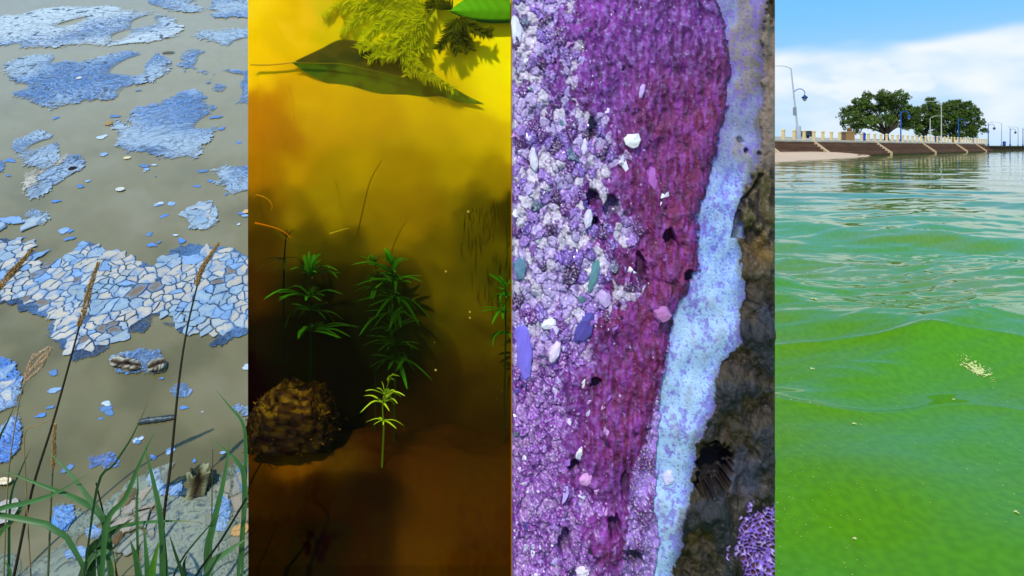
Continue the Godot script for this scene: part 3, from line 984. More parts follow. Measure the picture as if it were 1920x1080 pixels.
func make_scum() -> void:
	fnz = {"low": fn(111, 1.1, FastNoiseLite.TYPE_SIMPLEX_SMOOTH, 3), "rag": fn(112, 1.0, FastNoiseLite.TYPE_SIMPLEX_SMOOTH, 2), "ridge": fn(113, 20.0, FastNoiseLite.TYPE_SIMPLEX_SMOOTH, 3),
		"cell": cells(114, 26.0, FastNoiseLite.RETURN_DISTANCE2_SUB), "speck": fn(115, 16.0, FastNoiseLite.TYPE_SIMPLEX_SMOOTH, 2)}
	var pale := Color(0.50, 0.62, 0.70)
	mat_of("largest pale blue algae mat, the long one topmost on the pond", [0, 30, 40, 22, 90, 16, 160, 12, 230, 14, 290, 22, 330, 38, 345, 58, 330, 72, 280, 82, 200, 86, 120, 88, 50, 95, 15, 92, -30, 80, -30, 40], {"mix": 0.25, "pale": Color(0.46, 0.55, 0.58), "sweep": 0.8, "turn": 0.0, "specks": 0.9})
	mat_of("thin blue algae streak along the pond's top edge above the largest mat", [245, -14, 300, -14, 350, -6, 378, 15, 370, 25, 340, 24, 300, 18, 260, 8], {"mix": 0.0, "sweep": 0.6, "turn": 0.0, "holes": -0.25})
	mat_of("blue algae patch in the top corner of the pond beside the amber tank", [385, 5, 410, -8, 500, -8, 500, 32, 465, 33, 420, 36, 395, 28], {"mix": -0.15, "sweep": 0.3})
	mat_of("long ragged blue algae mat with grey crust just below the largest one", [8, 140, 15, 110, 60, 105, 110, 100, 150, 118, 180, 110, 230, 98, 290, 98, 318, 115, 318, 140, 290, 152, 250, 160, 240, 175, 200, 188, 150, 196, 110, 205, 80, 196, 40, 188, 20, 175, 30, 150], {"mix": -0.08, "sweep": 0.6, "turn": 0.15, "specks": 0.9})
	mat_of("speckled pale blue algae streak beside the tank, second patch from the top", [355, 70, 370, 58, 420, 52, 500, 58, 500, 95, 420, 92, 380, 78], {"mix": 0.1, "sweep": 0.6, "turn": 0.0, "holes": -0.3})
	mat_of("patchy broken blue scum between the ragged mat and the tank", [340, 95, 360, 92, 390, 100, 400, 115, 420, 125, 410, 140, 370, 140, 345, 125], {"mix": 0.0, "holes": -0.12, "rag": 0.06})
	mat_of("deep blue algae mat cut off by the tank's edge, third from the top", [388, 155, 400, 140, 430, 132, 500, 132, 500, 200, 450, 198, 420, 180, 395, 170], {"mix": -0.25, "specks": 0.4})
	mat_of("rounded blue algae mat with combed curved wrinkles in mid pond", [208, 240, 220, 228, 245, 238, 255, 205, 290, 190, 340, 175, 360, 170, 390, 180, 400, 200, 395, 225, 412, 240, 395, 262, 382, 285, 370, 300, 330, 305, 300, 300, 280, 290, 230, 288, 212, 275, 215, 255], {"mix": -0.22, "sweep": 0.75, "turn": -0.5, "specks": 0.4})
	mat_of("small pale blue algae mat shaped like a shield near the pond's left side", [30, 262, 50, 252, 70, 246, 95, 252, 108, 262, 105, 290, 95, 315, 70, 325, 50, 315, 35, 290], {"mix": 0.08, "sweep": 0.3})
	var o := mat_of("dark flecked slanting blue mat below the shield shaped one", [45, 370, 50, 350, 80, 330, 110, 310, 125, 288, 150, 293, 162, 300, 158, 318, 130, 330, 100, 350, 70, 370, 48, 380], {"mix": -0.05, "specks": 1.0, "net": 1.6, "rag": 0.03})
	film("silt_fringe", o, middle(pol([45, 370, 50, 350, 80, 330, 110, 310, 125, 288, 150, 293, 162, 300, 158, 318, 130, 330, 100, 350, 70, 370, 48, 380])), pol([40, 375, 42, 335, 60, 322, 90, 318, 110, 296, 132, 284, 126, 296, 108, 312, 78, 332, 50, 352]), {"blue": Color(0.40, 0.37, 0.29), "pale": Color(0.46, 0.44, 0.36), "lift": 0.002, "specks": 0.1, "net": 0.2, "holes": -0.4})
	mat_of("loose broken blue algae islands beside the tank at mid height", [385, 315, 410, 312, 500, 308, 500, 355, 440, 365, 415, 355, 400, 335], {"mix": -0.15, "holes": -0.08, "rag": 0.06})
	mat_of("blue scum just entering at the pond's left side beside the shield", [-40, 300, 0, 302, 5, 315, 2, 335, -40, 345], {"mix": -0.1})

	# crusts that have dried and cracked
	var low := noise("low")
	var crust := func(c: Vector2) -> Array:
		var t := clampf(0.5 + low.get_noise_2d(c.x * 2.3 + 4.0, c.y * 2.3) * 1.3 + rng.randfn() * 0.22, 0.0, 1.0)
		var col: Color = Color(0.30, 0.41, 0.48).lerp(Color(0.52, 0.48, 0.38), ss(0.1, 0.7, t))
		if rng.randf() < 0.08: col = Color(0.20, 0.16, 0.11)
		elif rng.randf() < 0.12: col = Color(0.23, 0.38, 0.60)
		return [col * rng.randf_range(0.85, 1.1), Color(0.20, 0.34, 0.52).lerp(col, 0.35)]
	var main_px := [-30, 455, 30, 448, 60, 450, 75, 470, 100, 482, 140, 470, 150, 453, 175, 452, 200, 468, 235, 468, 260, 488, 290, 500, 310, 480, 325, 462, 360, 460, 400, 462, 440, 470, 500, 500, 500, 610, 450, 630, 415, 652, 390, 645, 360, 638, 330, 625, 315, 605, 290, 605, 275, 620, 240, 635, 200, 655, 165, 675, 135, 672, 110, 660, 85, 640, 85, 620, 95, 605, 70, 590, 40, 575, 15, 570, -30, 568]
	o = mat_of("wide cracked cream and blue algae crust across the middle of the pond", main_px, {"blue": Color(0.03, 0.06, 0.12), "pale": Color(0.09, 0.19, 0.36), "mix": -0.3, "lift": 0.003, "rag": 0.03, "specks": 0.5})
	plates(o, middle(pol(main_px)), pol(main_px), 0.040, 0.0055, crust)
	var c_px := [-20, 405, 20, 398, 60, 395, 90, 397, 95, 412, 80, 425, 40, 435, 10, 446, -20, 447]
	o = mat_of("small cracked crust at the pond's left side just above the wide one", c_px, {"mix": -0.2, "rag": 0.02})
	plates(o, middle(pol(c_px)), pol(c_px), 0.075, 0.011, crust)
	c_px = [338, 405, 350, 390, 370, 380, 395, 378, 405, 390, 410, 420, 400, 432, 370, 432, 345, 420]
	o = mat_of("rounded little cracked crust alone above the wide one near the tank", c_px, {"mix": -0.1, "rag": 0.02})
	plates(o, middle(pol(c_px)), pol(c_px), 0.055, 0.010, crust)
	c_px = [-30, 675, 20, 672, 30, 690, 42, 705, 45, 780, 40, 830, 20, 865, -30, 868]
	o = mat_of("bright blue algae mat with a cracked pale top at the lower left water's edge", c_px, {"blue": Color(0.075, 0.22, 0.62), "mix": -0.3, "lift": 0.008, "rag": 0.02})
	plates(o, middle(pol(c_px)), pol([-30, 675, 20, 672, 30, 690, 42, 705, 38, 740, 15, 770, -30, 790]), 0.05, 0.008, crust)
	c_px = [317, 733, 330, 720, 350, 720, 366, 735, 355, 745, 330, 746]
	o = mat_of("oval white and blue scum disc split by a dark crack", c_px, {"mix": 0.0, "rag": 0.008})
	plates(o, middle(pol(c_px)), pol(c_px), 0.06, 0.008, crust)
	mat_of("bubbly strip of bright blue scum behind the grass blades", [140, 868, 165, 855, 200, 850, 228, 858, 225, 872, 190, 880, 160, 880], {"blue": Color(0.085, 0.20, 0.60), "mix": -0.2, "holes": -0.15, "net": 1.8, "rag": 0.03})
	mat_of("small blue scum beside the tank under the tall reed's foot", [432, 765, 450, 758, 500, 762, 500, 785, 455, 782], {"mix": -0.1, "rag": 0.02})
	var f_px := [-30, 1012, 40, 1000, 95, 985, 100, 950, 125, 945, 150, 950, 190, 950, 215, 930, 245, 900, 280, 880, 320, 868, 343, 870, 346, 930, 360, 945, 390, 930, 410, 890, 430, 870, 500, 850, 500, 1110, -30, 1110]
	o = mat_of("wide grey green algae crust nearest the reeds along the pond's bottom", f_px, {"blue": Color(0.13, 0.17, 0.125), "pale": Color(0.22, 0.26, 0.20), "mix": 0.0, "rag": 0.025, "lift": 0.004, "specks": 0.7, "net": 0.6, "holes": -0.22})
	var fc := middle(pol(f_px))
	for k in 6:
		var b_px: Array = [[100, 955, 140, 948, 145, 975, 125, 1000, 98, 990], [285, 885, 343, 872, 346, 930, 335, 940, 300, 930, 270, 905], [155, 1005, 180, 985, 195, 1000, 185, 1020, 165, 1020], [115, 1030, 160, 1025, 165, 1048, 130, 1052], [395, 960, 425, 930, 440, 960, 420, 1000, 398, 1000], [440, 880, 500, 870, 500, 930, 450, 940]][k]
		var fm := film("blue_patch", o, fc, pol(b_px), {"blue": Color(0.10, 0.27, 0.60), "mix": -0.3, "rag": 0.012, "lift": 0.005})
		if fm: fm.position.y = 0.005
	var fore := func(c: Vector2) -> Array:
		var col: Color = Color(0.19, 0.25, 0.18).lerp(Color(0.34, 0.30, 0.23), clampf(0.45 + low.get_noise_2d(c.x * 3.0, c.y * 3.0) * 1.5, 0, 1)) * rng.randf_range(0.8, 1.1)
		return [col, col * 0.8]
	plates(o, fc, pol([120, 985, 150, 962, 200, 958, 250, 912, 285, 915, 300, 935, 330, 945, 340, 980, 300, 1020, 240, 1040, 180, 1030, 150, 1020]), 0.052, 0.009, fore, 0.006, 0.15)
	plates(o, fc, pol([330, 965, 390, 945, 425, 890, 500, 870, 500, 1050, 430, 1040, 380, 1000]), 0.058, 0.010, fore, 0.006, 0.15)
	plates(o, fc, pol([150, 1050, 215, 1045, 225, 1090, 150, 1095]), 0.035, 0.008, fore, 0.006, 0.15)

	# loose flecks of scum
	var proto: Node3D
	var spots := []
	for q in [[215, 219], [105, 222], [355, 22], [95, 28], [222, 355], [105, 378], [298, 385], [308, 406], [300, 383], [322, 383], [280, 440], [285, 460], [298, 455], [341, 452], [330, 442], [120, 433], [131, 448], [133, 434], [198, 768], [206, 775], [200, 757], [102, 733], [95, 765], [78, 780], [258, 827], [288, 858], [258, 826], [320, 846], [128, 880], [345, 765], [205, 775], [365, 865], [290, 310], [275, 318], [270, 312], [395, 340], [380, 322], [370, 350], [190, 258], [195, 290], [405, 220], [415, 242], [260, 170], [20, 302], [38, 415], [165, 340], [15, 330], [448, 268], [425, 365], [455, 400], [462, 690], [460, 405], [150, 350], [240, 700], [100, 700]]:
		spots.append(q)
	for k in 20: spots.append([rng.randf_range(0, 462), rng.randf_range(90, 860)])
	var sty := [SKYBLUE, Color(0.10, 0.24, 0.58), Color(0.45, 0.55, 0.62), Color(0.24, 0.38, 0.6)]
	var fm := []
	for k in 6:
		var s := Shape.new()
		var col: Color = sty[k % 4]
		var m := s.vert(Vector3(0, 0.18, 0), col)
		for e in 11:
			var r := 1.0 + rng.randfn() * 0.24
			s.vert(Vector3(cos(TAU * e / 11) * r * 1.3, 0.12, sin(TAU * e / 11) * r), Color(col * rng.randf_range(0.8, 1.2), 1.0))
		for e in 11:
			s.vert(s.v[1 + e] * Vector3(1.3, 0, 1.3), Color(col * 0.8, 0.35))
		for e in 11:
			var e2 := (e + 1) % 11
			s.tri(m, 1 + e2, 1 + e)
			s.quad(12 + e, 1 + e, 12 + e2, 1 + e2)
		fm.append(s.mesh())
	for k in spots.size():
		var d := pd(spots[k][0], spots[k][1])
		var r := d / F * (rng.randf_range(3.0, 7.0) if k < 55 else rng.randf_range(1.2, 3.0))
		var f := obj("scum_fleck", fm[k % 6], M.film)
		f.transform = Transform3D(bank_basis() * Basis(Vector3.UP, rng.randf() * TAU).scaled(Vector3(r, r * 0.5, r * 0.7)), on(pl(spots[k][0], spots[k][1]), 0.004))
		var best := 0
		for q in NEAR.size():
			if Vector2(spots[k][0] - NEAR[q][0], (spots[k][1] - NEAR[q][1]) * 1.4).length() < Vector2(spots[k][0] - NEAR[best][0], (spots[k][1] - NEAR[best][1]) * 1.4).length(): best = q
		var side: String = ("above" if spots[k][1] < NEAR[best][1] else "below") if absf(spots[k][1] - NEAR[best][1]) * 1.2 > absf(spots[k][0] - NEAR[best][0]) else "beside"
		tag(f, "%s %s scum fleck %s the %s" % ["tiny" if k >= 55 else "small", ["sky blue", "deep blue", "whitish", "dull blue", "round sky blue", "ragged deep blue"][k % 6], side, NEAR[best][2]], "scum fleck", "loose scum flecks on the pond")

	# things lying on the pond
	debris("bark_chip", "small tan and black bark chip above the combed blue mat", "bark", 205, 233, 8, 5, lin(170, 140, 96), 0.5)
	debris("dead_leaf", "cream dead leaf floating under the combed blue mat", "leaf", 239, 298, 7, 3, lin(226, 212, 160), 0.15)
	debris("dead_leaf", "small tan leaf by the tank above the cracked crust", "leaf", 462, 399, 6, 4, lin(214, 180, 130), 0.15)
	debris("bark_chip", "dark bark chip on the slanting flecked mat", "bark", 137, 318, 8, 4, lin(44, 34, 30), 0.6)
	debris("bark_chip", "thin brown bark flake at the far end of the ragged mat", "bark", 316, 100, 12, 3, lin(104, 98, 80), 0.4)
	debris("dead_leaf", "white leaf scrap in open water above the wide crust", "leaf", 226, 357, 9, 4, lin(206, 206, 196), 0.15)
	debris("dead_leaf", "white leaf scrap on the ragged mat's pinkish crust", "leaf", 149, 148, 5, 3, lin(224, 214, 200), 0.15)
	debris("dead_leaf", "curled tan dead leaf on the grey green crust beside the tank", "leaf", 451, 997, 17, 8, lin(186, 152, 100), 0.3)
	debris("dead_leaf", "pale straw coloured leaf tip at the lower left picture edge", "leaf", 10, 905, 14, 5, lin(222, 204, 166), 0.25)
	debris("bark_chip", "pale grey bleached bark lying by the grass at the lower left", "bark", 8, 966, 26, 18, lin(170, 166, 160), 0.3)
	debris("bark_chip", "round brown seed pod on the grey green crust behind grass", "pod", 240, 935, 14, 13, lin(120, 108, 80), 0.7)
	debris("bark_chip", "small brown lump beside the seed pod on the crust", "pod", 222, 1012, 10, 8, lin(104, 88, 62), 0.6)
	# driftwood: two dark weathered lumps bound in scum
	var lg := thing("driftwood", "weathered brown driftwood lump caught in blue scum under the wide crust", "driftwood", on(pl(258, 686), 0.005))
	lg.basis = bank_basis()
	film("scum_film", lg, pl(258, 686), pol([203, 674, 235, 662, 265, 652, 306, 658, 312, 690, 306, 700, 250, 702, 222, 698]), {"mix": -0.05, "rag": 0.02, "specks": 0.9})
	for q in [[238, 687, 0.070, 0.022, -0.25], [297, 690, 0.034, 0.026, 0.35]]:
		var s := Shape.new()
		var pn := fn(131, 24.0)
		var r0: float = q[3]
		var pts := []
		var rad := []
		for k in 13:
			var t := k / 12.0 * 2.0 - 1.0
			pts.append(Vector3(t * q[2], 0.004 + pn.get_noise_1d(t * 0.1) * 0.004, 0))
			rad.append(r0 * sqrt(maxf(0.0, 1.0 - pow(absf(t), 3.0))) * (1.0 + 0.3 * pn.get_noise_1d(t * 3.0)) + 0.002)
		s.tube(pts, rad, 14, lin(92, 78, 60), true, 0.8)
		for k in s.v.size():
			var a := atan2(s.v[k].y, s.v[k].z)
			var g := pn.get_noise_2d(a * 0.35, s.v[k].x * 0.4)
			s.v[k] *= Vector3(1, 1.0 + 0.5 * g, 1.0 + 0.5 * g)
			s.c[k] = lin(96, 82, 62).lerp(lin(196, 196, 176), ss(0.05, 0.4, g)).lerp(lin(30, 26, 22), ss(0.1, 0.4, -g))
		var w := obj("wood_lump", s.mesh(), M.wood, lg)
		var lp := pl(q[0], q[1]) - pl(258, 686)
		w.position = Vector3(lp.x, 0.004, -lp.y)
		w.rotation.y = q[4]
	var st := thing("driftwood", "dark scummy stick floating between the tall reeds below the driftwood lump", "stick", on(pl(294, 789), 0.004))
	st.basis = bank_basis() * Basis(Vector3.UP, 0.16)
	var s2 := Shape.new()
	var kn := fn(133, 18.0)
	for lay in 3:
		var pts := []
		var rad := []
		for k in 17:
			var t := k / 16.0 * 2.0 - 1.0
			pts.append(Vector3(t * 0.062, 0.004, (lay - 1) * 0.006 + 0.003 * kn.get_noise_1d(k * 0.03 + lay * 9.0)))
			rad.append(0.006 * (1.0 - 0.7 * pow(absf(t), 4.0)) * (1.0 + 0.5 * kn.get_noise_1d(k * 0.05 + lay * 3.0)))
		s2.tube(pts, rad, 7, lin(62, 72, 76) if lay != 1 else lin(120, 132, 130), true)
	obj("stick", s2.mesh(false), M.wood, st)
	# the hollow stump that stands out of the crust
	var sp := thing("hollow_stump", "broken hollow wooden stump standing in the crust beside the tall green blade", "stump", on(pl(371, 922), 0.0))
	var wn := fn(135, 14.0, FastNoiseLite.TYPE_SIMPLEX_SMOOTH, 2)
	var s3 := Shape.new()
	var rings := [[-0.02, 0.029], [0.0, 0.028], [0.03, 0.026], [0.055, 0.029], [0.07, 0.031], [0.074, 0.026], [0.06, 0.020], [0.03, 0.016], [0.028, 0.001]]
	for q in rings:
		for k in 20:
			var a := TAU * k / 20.0
			var g := wn.get_noise_3d(cos(a) * 0.06, q[0] * 0.8, sin(a) * 0.06)
			var r: float = q[1] * (1.0 + 0.45 * g)
			var y: float = q[0] + (0.014 * wn.get_noise_2d(cos(a) * 0.2, sin(a) * 0.2) if q[0] > 0.05 else 0.0)
			s3.vert(Vector3(cos(a) * r * 1.15, y, sin(a) * r), lin(98, 92, 62).lerp(lin(152, 158, 122), ss(0.0, 0.35, g)).lerp(lin(40, 32, 22), ss(0.0, 0.4, -g + (0.35 if q[1] < 0.022 else -0.1))))
	for j in rings.size() - 1:
		for k in 20: s3.quad(j * 20 + k, j * 20 + 20 + k, j * 20 + (k + 1) % 20, j * 20 + 20 + (k + 1) % 20)
	obj("stump_shell", s3.mesh(), M.wood, sp)
	sp.rotation.z = -0.12
	film("dark_foot_film", sp, Vector2.ZERO, PackedVector2Array([Vector2(-0.05, -0.03), Vector2(0.05, -0.03), Vector2(0.06, 0.02), Vector2(-0.05, 0.02)]), {"blue": Color(0.02, 0.04, 0.06), "pale": Color(0.05, 0.10, 0.14), "rag": 0.02, "lift": 0.001})  # dark bluish film around the stump's foot

const NEAR := [[170, 50, "largest pale algae mat"], [150, 150, "long ragged mat with grey crust"], [310, 240, "combed round mat"], [70, 285, "shield shaped mat"], [105, 335, "dark flecked slanting mat"], [45, 420, "small cracked crust at the pond's side"], [375, 405, "rounded little crust"], [430, 335, "broken islands by the tank"], [380, 115, "patchy scum near the tank"], [430, 170, "deep blue mat at the tank"], [238, 298, "cream dead leaf"], [220, 560, "wide cracked crust"], [258, 686, "driftwood lump"], [340, 732, "oval scum disc"], [294, 789, "floating stick"], [20, 770, "bright blue mat at the side"], [185, 865, "bubbly blue strip"], [371, 910, "hollow stump"]]
func debris(called: String, label: String, category: String, px: float, py: float, rx: float, ry: float, col: Color, high: float) -> void:
	var d := pd(px, py)
	var r := RandomNumberGenerator.new()
	r.seed = int(px * 31 + py)
	var n := fn(int(px + py), 1.0)
	var s := Shape.new()
	var ax := rx * d / F
	var ay := ry * d / F / 0.72
	var hh := minf(ax, ay) * high
	var curl := 0.6 if high < 0.35 else 0.0
	s.grid(14, 8, func(i: int, j: int) -> Vector3:
		var a := i / 7.0 - 1.0
		var b := (j / 4.0 - 1.0) * pow(maxf(0.0, 1.0 - pow(absf(a), 2.6)), 0.6) * (1.0 + 0.25 * n.get_noise_1d(i * 0.5))
		var dome := maxf(0.0, 1.0 - a * a) * maxf(0.0, 1.0 - pow(j / 4.0 - 1.0, 2.0))
		return Vector3(a * ax, 0.001 + hh * (dome * (1.0 - curl) + curl * pow(absf(j / 4.0 - 1.0), 2.0)) + hh * 0.35 * n.get_noise_2d(i * 0.5, j * 0.6) * dome, b * ay),
		func(i: int, j: int) -> Color: return col * (1.0 + 0.35 * n.get_noise_2d(i * 0.8, j * 0.9)) * (0.72 if j == 4 and curl > 0.0 else 1.0))
	var o := obj(called, s.mesh(), M.plate)
	o.transform = Transform3D(bank_basis() * Basis(Vector3.UP, r.randf_range(-0.35, 0.35)), on(pl(px, py), 0.008))
	tag(o, label, category)

# ---- reeds and grass before the pond ------------------------------------------------
func px_path(pts: Array, d: float, n: int, rise := 0.0) -> Array:
	var p := []
	for k in range(0, pts.size(), 2): p.append(at(pts[k], pts[k + 1], d - rise * k / pts.size()))
	return curve(p, n)
func rel(path: Array, base: Vector3) -> Array:
	var out := []
	for p in path: out.append(p - base)
	return out
func blade(o: Node3D, pts: Array, width: float, d: float, tone: Color, bend := 0.0) -> void:
	var brown := 0.8 if int(pts[0]) % 3 == 0 else 0.2
	var path := rel(px_path(pts, d, 16, bend), o.position)
	var w := []
	for k in 17:
		var t := k / 16.0
		w.append(maxf(0.0004, width * d / F * minf(1.0, 0.45 + t * 2.2) * (1.0 - pow(t, 2.6))))
	var s := Shape.new()
	s.ribbon(path, w, Vector3(0.25, 0.35, 0.9).normalized(), tone * 0.8, tone * 1.1, 0.28)
	for k in s.v.size():
		var t := float(k / 3) / 16.0
		s.c[k] = s.c[k].lerp(lin(150, 128, 70), ss(0.78, 1.0, t) * brown) * (0.9 + 0.2 * sin(k * 1.7 + pts[0]) * sin(k * 0.31))
	obj("blade", s.mesh(), M.blade, o)
func stalk(o: Node3D, called: String, pts: Array, r0: float, r1: float, d: float, col: Color) -> void:
	var path := rel(px_path(pts, d, 18), o.position)
	var rad := []
	for k in 19: rad.append(lerpf(r0, r1, k / 18.0) * d / F)
	var s := Shape.new()
	s.tube(path, rad, 6, col)
	for k in s.v.size(): s.c[k] = col * (0.8 + 0.4 * absf(sin(k * 0.37)))
	obj(called, s.mesh(), M.straw, o)
func seed_head(o: Node3D, pts: Array, r: float, d: float, col: Color, sd: int) -> void:
	# a spike built of small overlapping seeds with whiskers
	var path := rel(px_path(pts, d, 40), o.position)
	var g := RandomNumberGenerator.new()
	g.seed = sd
	var s := Shape.new()
	for k in 40:
		var t := k / 40.0
		var thick := r * d / F * (0.55 + 0.6 * sin(PI * minf(1.0, t * 1.05))) * (1.0 - 0.6 * t)
		var axis: Vector3 = (path[k + 1] - path[k]).normalized()
		for e in 16:
			var side := axis.cross(Vector3(g.randfn(), g.randfn(), g.randfn())).normalized()
			var p: Vector3 = path[k] + side * thick * g.randf_range(0.2, 0.9)
			var l := (axis * 1.0 + side * 0.45).normalized() * d / F * g.randf_range(3.5, 6.5)
			var c := col * g.randf_range(0.6, 1.25)
			s.tube([p, p + l * 0.5, p + l], [d / F * 0.35, d / F * 0.85, d / F * 0.1], 4, c, false)
	obj("seed_head", s.mesh(), M.straw, o)

func make_reeds() -> void:
	var tan_ := lin(186, 150, 96)
	var stemc := lin(52, 46, 34)
	var root := func(px: float, d: float) -> Vector3: return Vector3(U(px) * d, -0.02, -d)
	var o := thing("reed", "dark reed with a tan spike leaning before the middle of the wide crust", "reed", root.call(20, 1.62), "reeds before the pond")
	stalk(o, "stem", [8, 1150, 25, 1085, 60, 920, 100, 790, 150, 608], 3.0, 1.6, 1.62, stemc)
	seed_head(o, [147, 612, 160, 575, 170, 535, 184, 494], 6.0, 1.62, tan_, 1)
	o = thing("reed", "tallest dark reed with a tan spike standing toward the tank", "reed", root.call(305, 1.58), "reeds before the pond")
	stalk(o, "stem", [300, 1150, 306, 985, 320, 870, 335, 720, 350, 620, 370, 535], 3.0, 1.4, 1.58, stemc)
	seed_head(o, [369, 536, 376, 510, 390, 485, 409, 458], 5.0, 1.58, tan_, 2)
	o = thing("reed", "reed whose tan spike leans in from the left picture edge", "reed", root.call(-130, 1.6), "reeds before the pond")
	stalk(o, "stem", [-130, 1150, -110, 900, -60, 650, 0, 540], 3.0, 1.6, 1.6, stemc)
	seed_head(o, [-6, 546, 18, 516, 36, 496, 60, 468], 6.5, 1.6, tan_, 3)
	o = thing("reed", "short thin reed with a narrow straw spike at the lower left", "reed", root.call(88, 1.56), "reeds before the pond")
	stalk(o, "stem", [88, 1150, 90, 1085, 95, 960, 100, 860], 2.4, 1.2, 1.56, lin(88, 96, 60))
	seed_head(o, [99, 880, 101, 850, 101, 825, 103, 798], 2.6, 1.56, tan_, 4)
	o = thing("grass_stalk", "nodding pale oat grass panicle over the bright blue mat", "grass", root.call(15, 1.6))
	stalk(o, "stem", [5, 1150, 15, 900, 35, 760, 45, 722, 58, 690], 1.4, 0.8, 1.6, lin(130, 122, 80))
	for q in [[46, 720, 52, 690, 66, 668, 90, 652], [48, 712, 54, 690, 60, 675, 62, 668], [50, 705, 62, 690, 76, 672, 88, 662], [55, 695, 72, 682, 86, 672, 96, 655], [48, 715, 66, 700, 78, 688, 84, 676]]:
		seed_head(o, q, 1.1, 1.6, lin(206, 176, 140), int(q[1]))
	o = thing("grass_stalk", "broken tan twig slanting across the first reed's stem", "twig", root.call(60, 1.6))
	stalk(o, "stem", [62, 1150, 48, 900, 47, 812, 70, 798, 100, 784], 1.2, 0.8, 1.6, lin(150, 120, 80))
	o = thing("grass_stalk", "thin dark bare stalk rising from the broad bent blades", "grass", root.call(222, 1.5))
	stalk(o, "stem", [228, 1150, 220, 1085, 200, 990, 180, 905], 2.4, 1.2, 1.5, lin(40, 44, 30))
	o = thing("grass_stalk", "dark straight stalk slanting up to the tank's edge at the bottom", "grass", root.call(340, 1.45))
	stalk(o, "stem", [330, 1150, 367, 1080, 415, 1012, 462, 934], 2.6, 1.8, 1.45, lin(30, 32, 24))
	o = thing("grass_stalk", "thin upright brown stalk behind the tall green blade by the stump", "grass", root.call(396, 1.55))
	stalk(o, "stem", [396, 1150, 397, 980, 398, 900, 399, 842], 1.3, 0.6, 1.55, lin(84, 70, 48))
	var g1 := lin(72, 122, 62)
	var g2 := lin(40, 78, 40)
	var g3 := lin(96, 138, 84)
	o = thing("grass_tuft", "tuft of broad arching grass blades beside the short straw spike", "grass tuft", root.call(205, 1.5), "grass tufts before the pond")
	for b in [[[190, 1150, 120, 1000, -10, 962, 60, 940, 110, 922, 167, 888], 11, g1], [[215, 1150, 205, 1010, 190, 965, 145, 935, 75, 908, 0, 880], 12, g1], [[212, 1150, 200, 1000, 190, 965, 165, 930, 130, 885, 85, 842], 11, g3], [[178, 1150, 172, 1050, 176, 1025, 205, 1003, 252, 970], 18, g2], [[195, 1150, 185, 1030, 205, 995, 250, 982, 310, 977, 372, 978], 9, g1], [[150, 1150, 155, 1078, 178, 1040, 206, 1036, 216, 1072], 13, g3 * 0.8]]:
		blade(o, b[0], b[1], 1.5, b[2], 0.05)
	o = thing("grass_tuft", "upright tuft of narrow green blades around the tallest reed's foot", "grass tuft", root.call(280, 1.46), "grass tufts before the pond")
	for b in [[[190, 1150, 200, 985, 235, 935, 262, 870, 292, 806], 11, g1], [[320, 1150, 308, 1040, 300, 960, 285, 890, 270, 833], 11, g1], [[265, 1150, 262, 1085, 255, 1045, 244, 1012], 13, g1 * 0.85], [[280, 1150, 278, 1085, 275, 1040, 269, 980], 11, g1], [[280, 1150, 285, 1085, 290, 1050, 300, 1012], 15, lin(86, 142, 44)], [[150, 1150, 182, 917, 215, 870, 250, 815, 284, 740], 5, g2], [[262, 1150, 257, 955, 259, 920, 257, 880], 5, g1], [[305, 1150, 306, 1060, 304, 1000, 303, 945], 12, g1 * 0.8], [[360, 1150, 345, 1085, 330, 1040, 316, 998], 7, g2]]:
		blade(o, b[0], b[1], 1.46, b[2], 0.03)
	o = thing("grass_tuft", "tuft of stiff blades by the tank with one tall blade over the stump", "grass tuft", root.call(400, 1.48), "grass tufts before the pond")
	for b in [[[388, 1150, 390, 1035, 400, 985, 420, 900, 433, 818], 14, g1], [[452, 1150, 458, 960, 461, 850, 456, 795, 432, 764, 404, 730], 7, g1], [[440, 1150, 458, 960, 458, 895, 450, 872, 430, 850, 394, 823], 10, g1], [[370, 1150, 395, 1062, 425, 1035, 462, 1010], 15, g3], [[300, 1150, 335, 1060, 380, 1000, 432, 945], 4, g2], [[350, 1150, 350, 1100, 345, 1060, 352, 1040], 8, g2]]:
		blade(o, b[0], b[1], 1.48, b[2], 0.03)
	o = thing("grass_tuft", "sparse thin blades at the left picture edge under the oat panicle", "grass tuft", root.call(10, 1.52), "grass tufts before the pond")
	for b in [[[-30, 1150, -10, 880, 0, 822, 15, 790, 31, 752], 5, g2], [[12, 1150, 17, 1080, 20, 940, 40, 880, 63, 830], 5, g2], [[-40, 1150, -10, 1020, 30, 970, 52, 930], 9, g1], [[-20, 1150, 5, 1110, 20, 1075, 8, 1050], 9, g1]]:
		blade(o, b[0], b[1], 1.52, b[2], 0.03)
